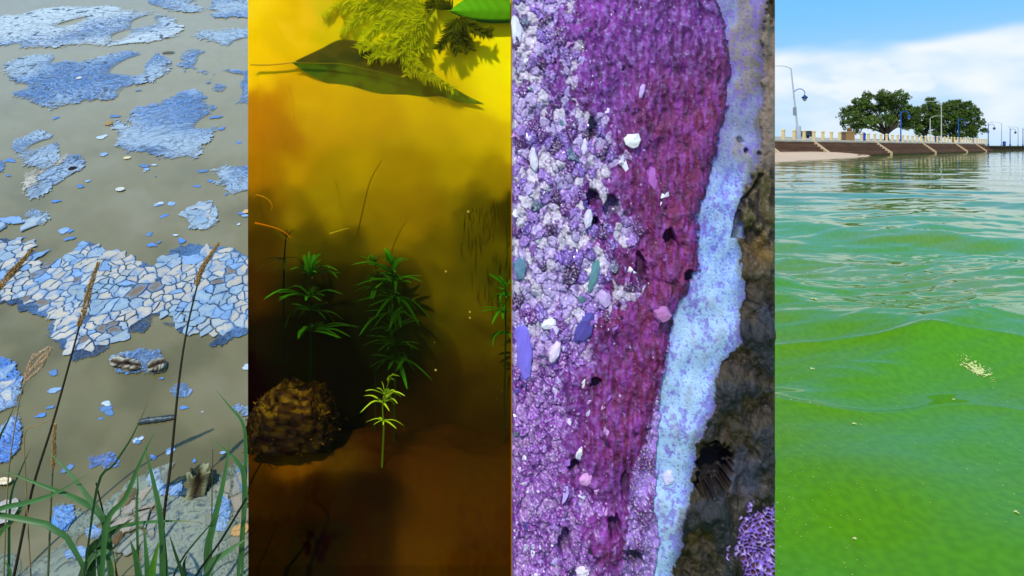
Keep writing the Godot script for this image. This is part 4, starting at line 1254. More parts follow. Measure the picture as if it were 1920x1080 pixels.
# ---- the amber water tank -----------------------------------------------------------
# back sheet and silt tones, glow and darkness painted in: [px, py, r, g, b]
const BACK_GLOW := [470, 20, 228, 180, 10, 560, 40, 215, 165, 10, 620, 30, 190, 160, 10, 700, 40, 215, 205, 0, 780, 100, 205, 185, 5, 940, 100, 230, 216, 0, 940, 200, 226, 206, 0, 470, 130, 225, 175, 5, 480, 200, 170, 105, 5, 520, 260, 165, 100, 0, 600, 220, 205, 155, 0, 700, 220, 192, 148, 0, 800, 220, 200, 164, 0, 900, 250, 200, 170, 0, 955, 280, 192, 168, 0, 480, 330, 150, 95, 0, 560, 330, 192, 142, 0, 650, 330, 192, 152, 0, 620, 365, 182, 147, 0, 760, 330, 168, 132, 0, 860, 320, 178, 148, 0, 950, 330, 150, 125, 0,
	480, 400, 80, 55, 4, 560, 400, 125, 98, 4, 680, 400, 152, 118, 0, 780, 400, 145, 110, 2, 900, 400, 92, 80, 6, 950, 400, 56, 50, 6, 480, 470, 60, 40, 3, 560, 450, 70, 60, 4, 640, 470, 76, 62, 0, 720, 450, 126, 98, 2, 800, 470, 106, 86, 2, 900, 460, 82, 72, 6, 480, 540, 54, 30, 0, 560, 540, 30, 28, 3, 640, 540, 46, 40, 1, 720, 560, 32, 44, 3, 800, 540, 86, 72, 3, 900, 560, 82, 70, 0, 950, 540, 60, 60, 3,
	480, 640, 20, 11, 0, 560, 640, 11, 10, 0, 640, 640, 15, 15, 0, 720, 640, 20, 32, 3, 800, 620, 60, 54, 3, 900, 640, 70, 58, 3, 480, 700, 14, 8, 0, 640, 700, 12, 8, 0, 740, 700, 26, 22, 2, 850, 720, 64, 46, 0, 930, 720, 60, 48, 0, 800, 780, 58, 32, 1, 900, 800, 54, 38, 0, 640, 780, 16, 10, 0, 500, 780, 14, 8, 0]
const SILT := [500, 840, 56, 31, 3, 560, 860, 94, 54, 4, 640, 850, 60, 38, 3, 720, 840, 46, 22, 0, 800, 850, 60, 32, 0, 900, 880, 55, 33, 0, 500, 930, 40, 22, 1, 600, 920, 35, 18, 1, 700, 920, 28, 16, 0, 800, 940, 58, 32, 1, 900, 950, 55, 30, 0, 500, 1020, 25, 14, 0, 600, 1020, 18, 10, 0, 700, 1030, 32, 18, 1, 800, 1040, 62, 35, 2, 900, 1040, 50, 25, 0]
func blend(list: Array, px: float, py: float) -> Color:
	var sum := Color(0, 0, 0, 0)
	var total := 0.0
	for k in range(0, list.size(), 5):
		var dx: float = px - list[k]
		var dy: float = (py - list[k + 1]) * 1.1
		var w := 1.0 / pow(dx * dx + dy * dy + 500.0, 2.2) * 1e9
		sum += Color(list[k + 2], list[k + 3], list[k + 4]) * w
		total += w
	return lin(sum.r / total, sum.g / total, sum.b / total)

const BACK := 2.10
func tank_y(py: float, d: float) -> float: return EYE + V(py) * d
func sheet_point(i: float, j: float, n: FastNoiseLite) -> Vector3:
	# the back sheet with its painted glow: from wall to wall, from under the silt to above the water line
	var x := lerpf(-0.4275 * (BACK + 0.02), -0.002, i)
	var y := lerpf(0.10, 1.86, j)
	return Vector3(x, y, -BACK - 0.02 * (1.0 - ss(0.0, 0.06, i)) + 0.02 * n.get_noise_2d(x * 3.0, y * 3.0) * ss(0.0, 0.1, i) * ss(1.2, 0.9, y))
func make_tank() -> void:
	var o := thing("water_tank", "tall glass tank of murky amber water between the pond and the violet rock", "water tank", Vector3(-0.36, 0.0, -FRONT))
	var base := o.position
	var n := fn(201, 1.0, FastNoiseLite.TYPE_SIMPLEX_SMOOTH, 3)
	var cl := fn(202, 1.0, FastNoiseLite.TYPE_SIMPLEX_SMOOTH, 4)
	var s := Shape.new()
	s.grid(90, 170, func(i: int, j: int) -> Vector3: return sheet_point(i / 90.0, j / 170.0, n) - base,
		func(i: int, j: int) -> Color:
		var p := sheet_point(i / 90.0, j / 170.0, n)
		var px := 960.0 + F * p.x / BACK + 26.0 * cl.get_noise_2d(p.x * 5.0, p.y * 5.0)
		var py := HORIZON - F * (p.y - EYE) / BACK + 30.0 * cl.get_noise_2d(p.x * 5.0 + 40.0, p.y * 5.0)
		return blend(BACK_GLOW, px, py) * 1.3 * (1.0 + 0.10 * cl.get_noise_2d(p.x * 9.0, p.y * 9.0)))
	obj("painted_glow_back", s.mesh(), M.dull, o)  # amber glow fading to darkness is painted in the vertex colours
	for side in 2:
		s = Shape.new()
		var xf := -0.4275 * FRONT if side == 0 else -0.003
		var xb := -0.4275 * (BACK + 0.025) - 0.0005 if side == 0 else -0.003
		var e := 0.003 if side == 0 else 0.0025
		for q in [[xf, -FRONT], [xb, -BACK - 0.03]]:
			for dx in [0.0, e]:
				for y in [-0.5, 1.86]:
					s.vert(Vector3(q[0] + dx, y, q[1]) - base, lin(150, 100, 6))
		s.quad(0, 1, 4, 5); s.quad(2, 6, 3, 7); s.quad(1, 3, 5, 7); s.quad(0, 2, 1, 3); s.quad(4, 5, 6, 7)
		obj("side_wall", s.mesh(false), M.glass if side == 0 else M.dull, o)
	s = Shape.new()
	s.box(Vector3(-0.4275 * FRONT + 0.004, -0.5, -FRONT - 0.004) - base, Vector3(-0.004, 1.84, -FRONT) - base)
	obj("front_pane", s.mesh(false), M.glass, o)
	s = Shape.new()
	for q in [Vector3(-0.4275 * FRONT, 0, -FRONT - 0.006), Vector3(-0.01, 0, -FRONT - 0.006), Vector3(-0.01, 0, -BACK), Vector3(-0.4275 * BACK, 0, -BACK)]:
		s.vert(Vector3(q.x, -0.105, q.z) - base, lin(40, 26, 10))
	s.quad(0, 3, 1, 2)
	obj("tank_floor", s.mesh(false), M.dull, o)

	# silt on the floor, glow and dark patches painted in its colours
	s = Shape.new()
	var sn := fn(203, 2.6, FastNoiseLite.TYPE_SIMPLEX_SMOOTH, 3)
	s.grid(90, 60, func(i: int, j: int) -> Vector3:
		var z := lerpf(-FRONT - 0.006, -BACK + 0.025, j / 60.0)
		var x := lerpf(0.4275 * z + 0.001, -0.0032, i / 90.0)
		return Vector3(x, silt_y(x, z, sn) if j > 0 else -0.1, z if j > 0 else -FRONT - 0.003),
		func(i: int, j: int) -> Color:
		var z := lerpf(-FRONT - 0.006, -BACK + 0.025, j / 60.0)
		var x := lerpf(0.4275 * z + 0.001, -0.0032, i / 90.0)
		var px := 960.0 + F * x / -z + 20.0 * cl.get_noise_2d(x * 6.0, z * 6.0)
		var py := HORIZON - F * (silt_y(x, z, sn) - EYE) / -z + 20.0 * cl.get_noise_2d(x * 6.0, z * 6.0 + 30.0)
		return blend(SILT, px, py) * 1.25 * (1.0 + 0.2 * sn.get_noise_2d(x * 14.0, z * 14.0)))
	var silt := obj("silt_bed", s.mesh(), M.dull)
	silt.set_meta("kind", "stuff")
	tag(silt, "soft dark brown silt settled on the bottom of the amber water tank", "silt")

	# murk hanging in the water, glow and darkness put into its colours
	murk("amber_murk", [720, 270], 1.92, Vector3(0.38, 0.26, 0.14), 1.1, lin(224, 176, 10), "bright amber murk under the big dark leaf in the tank")
	murk("amber_murk", [575, 330], 1.94, Vector3(0.15, 0.22, 0.12), 1.2, lin(215, 150, 5), "orange amber murk at the left of the tank above the dark plants")
	murk("dark_murk", [615, 640], 1.97, Vector3(0.235, 0.26, 0.11), 3.2, lin(34, 28, 2), "blackish murk around the blurred green plants in the tank")
	murk("green_murk", [735, 590], 1.86, Vector3(0.13, 0.2, 0.07), 7.0, lin(36, 40, 2), "olive murk veiling the bushy green plants in the tank")
	murk("brown_murk", [850, 780], 1.93, Vector3(0.28, 0.24, 0.14), 1.6, lin(92, 62, 3), "brown murk at the right of the tank beside the small bright plant")
	murk("brown_murk", [640, 960], 1.82, Vector3(0.25, 0.12, 0.07), 5.0, lin(52, 29, 2), "dark brown murk over the silt at the tank's foot")

	# the big drowned leaf
	var d := 2.085
	var lf := thing("drowned_leaf", "large dark green pointed leaf hanging in the amber water", "leaf", at(720, 140, d))
	var top_c := [Vector2(548, 117), Vector2(600, 92), Vector2(640, 74), Vector2(690, 82), Vector2(730, 98), Vector2(780, 118), Vector2(830, 150), Vector2(870, 176), Vector2(906, 194)]
	var bot_c := [Vector2(548, 118), Vector2(590, 146), Vector2(640, 166), Vector2(690, 179), Vector2(740, 184), Vector2(790, 187), Vector2(830, 183), Vector2(862, 192), Vector2(908, 196)]
	var tc := curve(top_c, 70)
	var bc := curve(bot_c, 70)
	var ln := fn(204, 0.02, FastNoiseLite.TYPE_SIMPLEX_SMOOTH, 3)
	s = Shape.new()
	s.grid(70, 20, func(i: int, j: int) -> Vector3:
		var t := j / 20.0
		var p: Vector2 = bc[i].lerp(tc[i], t)
		var mid := ss(0.0, 0.25, i / 70.0) * (1.0 - ss(0.7, 1.0, i / 70.0))
		var dd := d - 0.015 * (t - 0.45) * mid + 0.02 * absf(t - 0.55) * mid + 0.008 * sin(i * 0.35 + t * 3.0) * mid * t
		return at(p.x, p.y, dd) - lf.position,
		func(i: int, j: int) -> Color:
		var t := j / 20.0
		var p: Vector2 = bc[i].lerp(tc[i], t)
		var green := lin(80, 106, 12).lerp(lin(104, 142, 14), ss(0.5, 1.0, i / 70.0))
		var brown := lin(82, 72, 6)
		var c := green.lerp(brown, ss(0.40, 0.62, t) * (1.0 - ss(0.55, 0.85, i / 70.0)))
		c = c.lerp(lin(58, 62, 6), ss(0.0, 0.35, ln.get_noise_2d(p.x, p.y * 1.6)) * 0.8)
		var vein := absf(fposmod(i * 0.22 + absf(t - 0.5) * 4.0, 1.0) - 0.5)
		c = c * (0.9 + 0.25 * vein)
		if i == 0 or t > 0.97 or t < 0.02: c = c.lerp(lin(140, 130, 20), 0.4)
		return c)
	obj("leaf_blade", s.mesh(), M.wet, lf)
	s = Shape.new()
	var mr := []
	var mw := []
	for k in 31:
		var i := int(k * 70 / 30.0)
		var p: Vector2 = bc[i].lerp(tc[i], 0.5)
		mr.append(at(p.x, p.y, d - 0.014) - lf.position)
		mw.append(0.0024 * (1.0 - 0.8 * k / 30.0))
	s.tube(mr, mw, 6, lin(110, 104, 12))
	obj("midrib", s.mesh(), M.wet, lf)
	s = Shape.new()
	var st := []
	for p in curve([Vector2(470, 121), Vector2(510, 121), Vector2(555, 116)], 10): st.append(at(p.x, p.y, d - 0.005) - lf.position)
	s.tube(st, [0.0035, 0.0035, 0.0034, 0.0033, 0.0032, 0.003, 0.003, 0.003, 0.0028, 0.0028, 0.0026], 6, lin(214, 160, 20))
	obj("leaf_stalk", s.mesh(), M.wet, lf)

	# the bright feathery water moss and the leaf in the top corner
	moss_frond("water_moss", "bright yellow green feathery water moss spilling over the drowned leaf", [[800, 28, 745, 45, 700, 62, 672, 92], [800, 28, 760, 20, 710, 22, 660, 45], [800, 30, 760, 60, 730, 82, 688, 88], [800, 30, 780, 70, 745, 100, 716, 112], [802, 30, 790, 80, 775, 110, 765, 140], [800, 20, 770, 0, 730, -10, 690, -12], [802, 30, 770, 78, 735, 104, 700, 100], [760, 40, 740, 70, 770, 130, 830, 160], [740, 60, 760, 110, 800, 140, 850, 168], [720, 20, 690, 10, 650, 0, 610, 30], [800, 24, 770, 30, 720, 42, 690, 70], [790, 10, 750, 5, 700, 2, 640, 20], [800, 30, 770, 55, 745, 85, 690, 112], [790, 40, 765, 80, 780, 120, 800, 150], [740, -10, 700, 8, 670, 30, 640, 62], [820, 10, 800, 40, 790, 70, 800, 105]], lin(232, 228, 12), lin(176, 184, 12), 2.07, 7)
	moss_frond("water_moss", "thin dark branching water moss under the corner leaf", [[858, 32, 845, 55, 836, 75, 822, 92], [858, 32, 862, 55, 872, 76, 880, 92], [858, 34, 850, 60, 852, 80, 858, 96], [858, 30, 880, 48, 900, 60, 918, 62], [850, 20, 838, 10, 815, 5, 800, 12]], lin(120, 120, 8), lin(70, 80, 6), 2.06, 8)
	var cf := thing("drowned_leaf", "bright green leaf in the top corner of the tank by the rock", "leaf", at(910, 20, 2.06))
	var t2 := curve([Vector2(842, 20), Vector2(880, -6), Vector2(930, -18), Vector2(1000, -10)], 30)
	var b2 := curve([Vector2(842, 21), Vector2(880, 38), Vector2(930, 44), Vector2(1000, 40)], 30)
	s = Shape.new()
	s.grid(24, 12, func(i: int, j: int) -> Vector3:
		var p: Vector2 = b2[i].lerp(t2[i], j / 12.0)
		var q := at(p.x, p.y, 2.06 + 0.02 * absf(j / 12.0 - 0.4)) - cf.position
		q.x = minf(q.x, -0.006 - cf.position.x)
		return q,
		func(i: int, j: int) -> Color: return (lin(92, 160, 8) if j > 1 else lin(30, 60, 4)) * (0.85 + 0.5 * absf(fposmod(i * 0.3 + absf(j - 5) * 0.18, 1.0) - 0.5)))
	obj("leaf_blade", s.mesh(), M.wet, cf)

	# plants
	plant("small bright green whorled water plant beside the mossy stone", 720, 800, 1.86, 0.14, [[0.22, 5, 34, -0.1], [0.5, 6, 50, 0.25], [0.72, 5, 44, 0.6], [0.92, 4, 38, 1.15]], lin(206, 236, 40), lin(140, 176, 22), 11)
	plant("dim blurred green water plant, left one of the tank's back row", 583, 640, 2.0, 0.24, [[0.2, 8, 60, 0.1], [0.45, 9, 72, 0.2], [0.66, 9, 72, 0.35], [0.84, 8, 62, 0.6], [0.98, 6, 44, 1.1]], lin(66, 140, 12), lin(40, 92, 8), 12)
	plant("bushy green water plant, topmost one right of the back row's middle", 742, 590, 2.0, 0.17, [[0.15, 9, 56, 0.0], [0.4, 9, 66, 0.2], [0.62, 10, 66, 0.4], [0.82, 9, 54, 0.7], [0.98, 7, 40, 1.1]], lin(84, 176, 14), lin(46, 118, 10), 13)
	plant("green water plant straight below the bushy one", 742, 694, 1.97, 0.15, [[0.25, 8, 60, -0.1], [0.55, 9, 66, 0.2], [0.8, 8, 54, 0.5], [0.97, 6, 36, 1.0]], lin(88, 180, 16), lin(46, 118, 10), 14)
	plant("thin green plant sprig beside the top of the bushy plant", 706, 560, 2.03, 0.12, [[0.3, 6, 40, 0.1], [0.6, 7, 46, 0.3], [0.95, 6, 36, 0.9]], lin(70, 160, 10), lin(36, 96, 8), 15)
	plant("dark green plant cut off by the tank's edge against the rock", 948, 640, 1.95, 0.18, [[0.2, 7, 40, 0.1], [0.5, 8, 46, 0.3], [0.75, 8, 44, 0.5], [0.95, 6, 34, 1.0]], lin(60, 150, 10), lin(36, 96, 8), 16)
	plant("sparse dark plant at the left wall of the tank", 532, 500, 1.99, 0.12, [[0.3, 5, 40, 0.2], [0.8, 5, 36, 0.7]], lin(46, 58, 6), lin(30, 34, 4), 17)

	# the mossy stone
	var ms := thing("mossy_stone", "round brown mossy stone on the silt at the left of the tank", "stone", at(552, 812, 1.95))
	var mn := fn(205, 14.0, FastNoiseLite.TYPE_SIMPLEX_SMOOTH, 4)
	s = Shape.new()
	var R := Vector3(0.130, 0.15, 0.115)
	s.grid(96, 60, func(i: int, j: int) -> Vector3:
		var a := TAU * i / 96.0
		var b := PI * 0.53 * j / 60.0
		var dir := Vector3(sin(b) * cos(a), cos(b), sin(b) * sin(a))
		dir = Vector3(signf(dir.x) * pow(absf(dir.x), 0.7), dir.y, signf(dir.z) * pow(absf(dir.z), 0.7))
		return dir * R * (1.0 + 0.16 * mn.get_noise_3dv(dir * 0.12) + 0.07 * mn.get_noise_3dv(dir * 0.6)),
		func(i: int, j: int) -> Color:
		var a := TAU * i / 96.0
		var b := PI * 0.53 * j / 60.0
		var dir := Vector3(sin(b) * cos(a), cos(b), sin(b) * sin(a))
		var t := mn.get_noise_3dv(dir * 0.35)
		var c := lin(62, 38, 6).lerp(lin(120, 88, 14), ss(0.0, 0.45, t)).lerp(lin(20, 12, 2), ss(0.0, 0.4, -t))
		return c.lerp(lin(16, 10, 2), ss(0.35, 0.75, b / 1.7) * 0.8))  # stone darkened downwards, its shade painted in
	obj("stone_body", s.mesh(), M.wet, ms)
	var tufts := Shape.new()
	var g := RandomNumberGenerator.new()
	g.seed = 206
	for k in 2600:
		var a := g.randf() * TAU
		var b := PI * 0.55 * sqrt(g.randf())
		var dir := Vector3(sin(b) * cos(a), cos(b), sin(b) * sin(a))
		dir = Vector3(signf(dir.x) * pow(absf(dir.x), 0.7), dir.y, signf(dir.z) * pow(absf(dir.z), 0.7))
		var t := mn.get_noise_3dv(dir * 0.35 + Vector3(3, 0, 0))
		if t < g.randf_range(0.0, 0.4): continue
		var p := dir * R * (1.0 + 0.16 * mn.get_noise_3dv(dir * 0.12) + 0.07 * mn.get_noise_3dv(dir * 0.6))
		var out := (dir + Vector3(g.randfn(), g.randfn(), g.randfn()) * 0.5).normalized()
		var c := lin(84, 58, 8).lerp(lin(150, 116, 20), pow(g.randf(), 3.0)) if b < 0.8 or g.randf() < 0.3 else lin(46, 30, 4)
		tufts.tube([p, p + out * 0.005, p + out * g.randf_range(0.007, 0.014)], [0.0014, 0.0015, 0.0004], 4, c)
	obj("moss", tufts.mesh(), M.dull, ms).set_meta("kind", "stuff")

	# twigs, threads and specks adrift
	twig("curled orange root thread at the left wall of the tank", [478, 418, 505, 424, 528, 432, 546, 446], 1.86, 1.6, lin(196, 104, 6))
	twig("short pale twig floating over the dark plants in the tank", [618, 438, 632, 434, 644, 430, 654, 428], 1.86, 1.4, lin(176, 150, 20))
	twig("long thin dark stem rising through the amber murk", [670, 440, 680, 395, 694, 340, 716, 300], 1.93, 1.5, lin(96, 72, 4))
	twig("thin yellow thread of algae hanging near the tank's upper left", [540, 160, 546, 180, 550, 205, 552, 232], 1.86, 1.5, lin(220, 150, 16))
	twig("second curled thread of algae below the yellow one", [522, 252, 532, 262, 536, 272, 530, 285], 1.88, 1.2, lin(190, 124, 8))
	twig("pale curled root at the left wall above the orange one", [480, 365, 500, 372, 510, 385, 508, 395], 1.88, 1.2, lin(190, 126, 8))
	var mm := Shape.new()
	for k in 170:
		var px := g.randf_range(470, 955)
		var py := g.randf_range(120, 830)
		var p := at(px, py, g.randf_range(1.74, 1.95))
		p.x = minf(p.x, -0.008)
		var r := 0.0007 + 0.0012 * pow(g.randf(), 4.0)
		if k == 0: p = at(878, 397, 1.76); r = 0.0035
		if k == 1: p = at(836, 509, 1.76); r = 0.003
		if k == 2: p = at(881, 585, 1.76); r = 0.0028
		if k == 3: p = at(881, 596, 1.76); r = 0.0028
		if k == 4: p = at(817, 694, 1.76); r = 0.003
		mm.tube([p - Vector3(0, r, 0), p - Vector3(0, r * 0.6, 0), p + Vector3(0, r * 0.6, 0), p + Vector3(0, r, 0)], [r * 0.3, r, r, r * 0.3], 6, lin(190, 160, 60) if py < 400 or k < 5 else lin(120, 100, 30))
	var sp := obj("drifting_specks", mm.mesh(), M.dull)
	sp.set_meta("kind", "stuff")
	tag(sp, "tiny pale specks of debris drifting through the amber water", "debris")
	# dark algae streaks trailing down behind the pane near the rock
	var al := Shape.new()
	for k in 46:
		var px := g.randf_range(862, 958)
		var py := g.randf_range(360, 430) + (958 - px) * 0.35
		var l := g.randf_range(14, 52)
		var dd := g.randf_range(1.9, 2.02)
		var pts := [at(px, py, dd), at(px + g.randfn() * 2.0, py + l * 0.5, dd), at(px + g.randfn() * 3.0, py + l, dd)]
		for q in 3: pts[q].x = minf(pts[q].x, -0.01)
		al.tube(pts, [0.0008, 0.0020, 0.0005], 5, lin(70, 60, 6) * g.randf_range(0.7, 1.3))
	var ao := obj("algae_strands", al.mesh(), M.dull)
	ao.set_meta("kind", "stuff")
	tag(ao, "dark algae strands trailing in the water beside the rock slab", "algae")

func silt_y(x: float, z: float, sn: FastNoiseLite) -> float:
	var t := (-z - FRONT) / (BACK - FRONT)
	return 0.075 + 0.225 * ss(-0.05, 0.55, t) + 0.03 * ss(0.0, 0.3, t) * sn.get_noise_2d(x * 1.4, z * 1.4)
func murk(called: String, px: Array, d: float, size: Vector3, density: float, col: Color, label: String) -> void:
	var f := FogVolume.new()
	f.name = numbered(called)
	f.shape = RenderingServer.FOG_VOLUME_SHAPE_ELLIPSOID
	f.size = size * 2.0
	var m := FogMaterial.new()
	m.density = density
	m.albedo = col.linear_to_srgb()
	f.material = m
	add_child(f, true)
	f.position = at(px[0], px[1], d)
	f.set_meta("kind", "stuff")
	tag(f, label, "murk")
func twig(label: String, pts: Array, d: float, r: float, col: Color) -> void:
	var path := px_path(pts, d, 14)
	var o := Shape.new()
	var rad := []
	var loc := []
	for k in 15:
		rad.append(r * d / F * (1.0 - 0.6 * k / 14.0))
		loc.append(path[k] - path[7])
	o.tube(loc, rad, 6, col)
	var t := obj("water_thread", o.mesh(), M.dull)
	t.position = path[7]
	tag(t, label, "plant thread")
func moss_frond(called: String, label: String, list: Array, col: Color, col2: Color, d: float, sd: int) -> void:
	var g := RandomNumberGenerator.new()
	g.seed = sd
	var o := thing(called, label, "water moss", at(list[0][0], list[0][1], d))
	for q in list:
		var s := Shape.new()
		var path := rel(px_path(q, d + g.randf_range(-0.02, 0.015), 30), o.position)
		s.tube(path.slice(0, 31), range(31).map(func(k): return 0.0016 - 0.00004 * k), 5, col2)
		for k in range(2, 30):
			var ax: Vector3 = (path[k + 1] - path[k]).normalized()
			for e in 7:
				var side := ax.cross(Vector3(g.randfn() * 0.4, g.randfn() * 0.4, 1.0 + g.randfn() * 0.6)).normalized() * (1.0 if e % 2 else -1.0)
				var l := g.randf_range(0.014, 0.050) * (1.0 - 0.4 * k / 30.0)
				var tip: Vector3 = path[k] + (ax * 0.75 + side * 0.8).normalized() * l + Vector3(0, 0, g.randfn() * 0.006)
				var c := col.lerp(col2, g.randf() * 0.9)
				s.ribbon([path[k], path[k].lerp(tip, 0.5) + ax * 0.002, tip], [0.0018, 0.0050, 0.0005], Vector3(g.randfn() * 0.4, 0.3, 1.0).normalized(), c, c, 0.2)
		obj("frond", s.mesh(), M.frond, o)
func plant(label: String, px: float, py: float, d: float, h: float, whorls: Array, tip: Color, base: Color, sd: int) -> void:
	var g := RandomNumberGenerator.new()
	g.seed = sd
	var o := thing("water_plant", label, "water plant", at(px, py, d))
	var s := Shape.new()
	var stem := curve([Vector3.ZERO, Vector3(g.randfn() * 0.006, h * 0.5, 0), Vector3(g.randfn() * 0.01, h, 0)], 12)
	stem.insert(0, Vector3(-0.008, minf(-0.02, 0.28 - o.position.y), -0.01))
	var rad := [0.003]
	for k in 13: rad.append(0.003 - 0.00012 * k)
	s.tube(stem, rad, 6, base * 0.3)
	obj("stem", s.mesh(), M.wet, o)
	for w in whorls:
		var c: Vector3 = stem[int(w[0] * 12) + 1]
		var spin := g.randf() * TAU
		var tilt := Vector3(g.randfn(), g.randfn() * 0.5, g.randfn()) * 0.25
		for k in int(w[1] * 1.4):
			var a: float = spin + TAU * k / (w[1] * 1.4) + g.randfn() * 0.35
			var l: float = w[2] * d / F * g.randf_range(0.5, 1.2)
			var up: float = w[3] + g.randfn() * 0.15
			var dir := Vector3(cos(a) * cos(up), sin(up), sin(a) * cos(up) * 0.8) + tilt
			var sag := Vector3(g.randfn() * l * 0.12, -l * g.randf_range(0.1, 0.5), 0)
			var pts := curve([c, c + dir * l * 0.5, c + dir * l + sag], 7)
			var ws := []
			for j in 8: ws.append(l * 0.12 * pow(sin(PI * (0.12 + 0.88 * j / 7.0)), 0.8) + 0.0003)
			var b := Shape.new()
			b.ribbon(pts, ws, Vector3.UP if absf(dir.y) < 0.8 else Vector3.BACK, base, tip, 0.25)
			obj("leaf", b.mesh(), M.wet, o)
# ---- the standing slab of violet rock ----------------------------------------------
const PX := FRONT / F                     # metres per pixel of the photograph on the rock's face
const EDGE_PURPLE := [Vector2(-40, 1340), Vector2(0, 1342), Vector2(50, 1356), Vector2(130, 1365), Vector2(180, 1362), Vector2(240, 1350), Vector2(300, 1336), Vector2(340, 1326), Vector2(366, 1322), Vector2(376, 1312), Vector2(450, 1306), Vector2(505, 1308), Vector2(540, 1286), Vector2(600, 1262), Vector2(650, 1250), Vector2(700, 1240), Vector2(760, 1224), Vector2(830, 1208), Vector2(870, 1190), Vector2(920, 1180), Vector2(1000, 1170), Vector2(1120, 1160)]
const EDGE_LILAC := [Vector2(600, 1262), Vector2(680, 1246), Vector2(760, 1234), Vector2(800, 1232), Vector2(870, 1230), Vector2(930, 1226), Vector2(1000, 1232), Vector2(1120, 1226)]
const EDGE_BLUE := [Vector2(-40, 1440), Vector2(0, 1438), Vector2(100, 1424), Vector2(200, 1432), Vector2(300, 1424), Vector2(350, 1400), Vector2(400, 1386), Vector2(440, 1392), Vector2(520, 1396), Vector2(600, 1390), Vector2(650, 1384), Vector2(700, 1346), Vector2(760, 1338), Vector2(800, 1318), Vector2(840, 1306), Vector2(900, 1298), Vector2(960, 1290), Vector2(1000, 1276), Vector2(1120, 1262)]
const EDGE_WHITE := [Vector2(-40, 1046), Vector2(60, 1034), Vector2(140, 1024), Vector2(190, 1040), Vector2(230, 1090), Vector2(300, 1112), Vector2(360, 1100), Vector2(420, 1122), Vector2(480, 1130), Vector2(540, 1140), Vector2(580, 1110), Vector2(620, 1070), Vector2(700, 1030), Vector2(800, 1010), Vector2(900, 1016), Vector2(1000, 1060), Vector2(1120, 1080)]
var rk := {}
var RC := {}
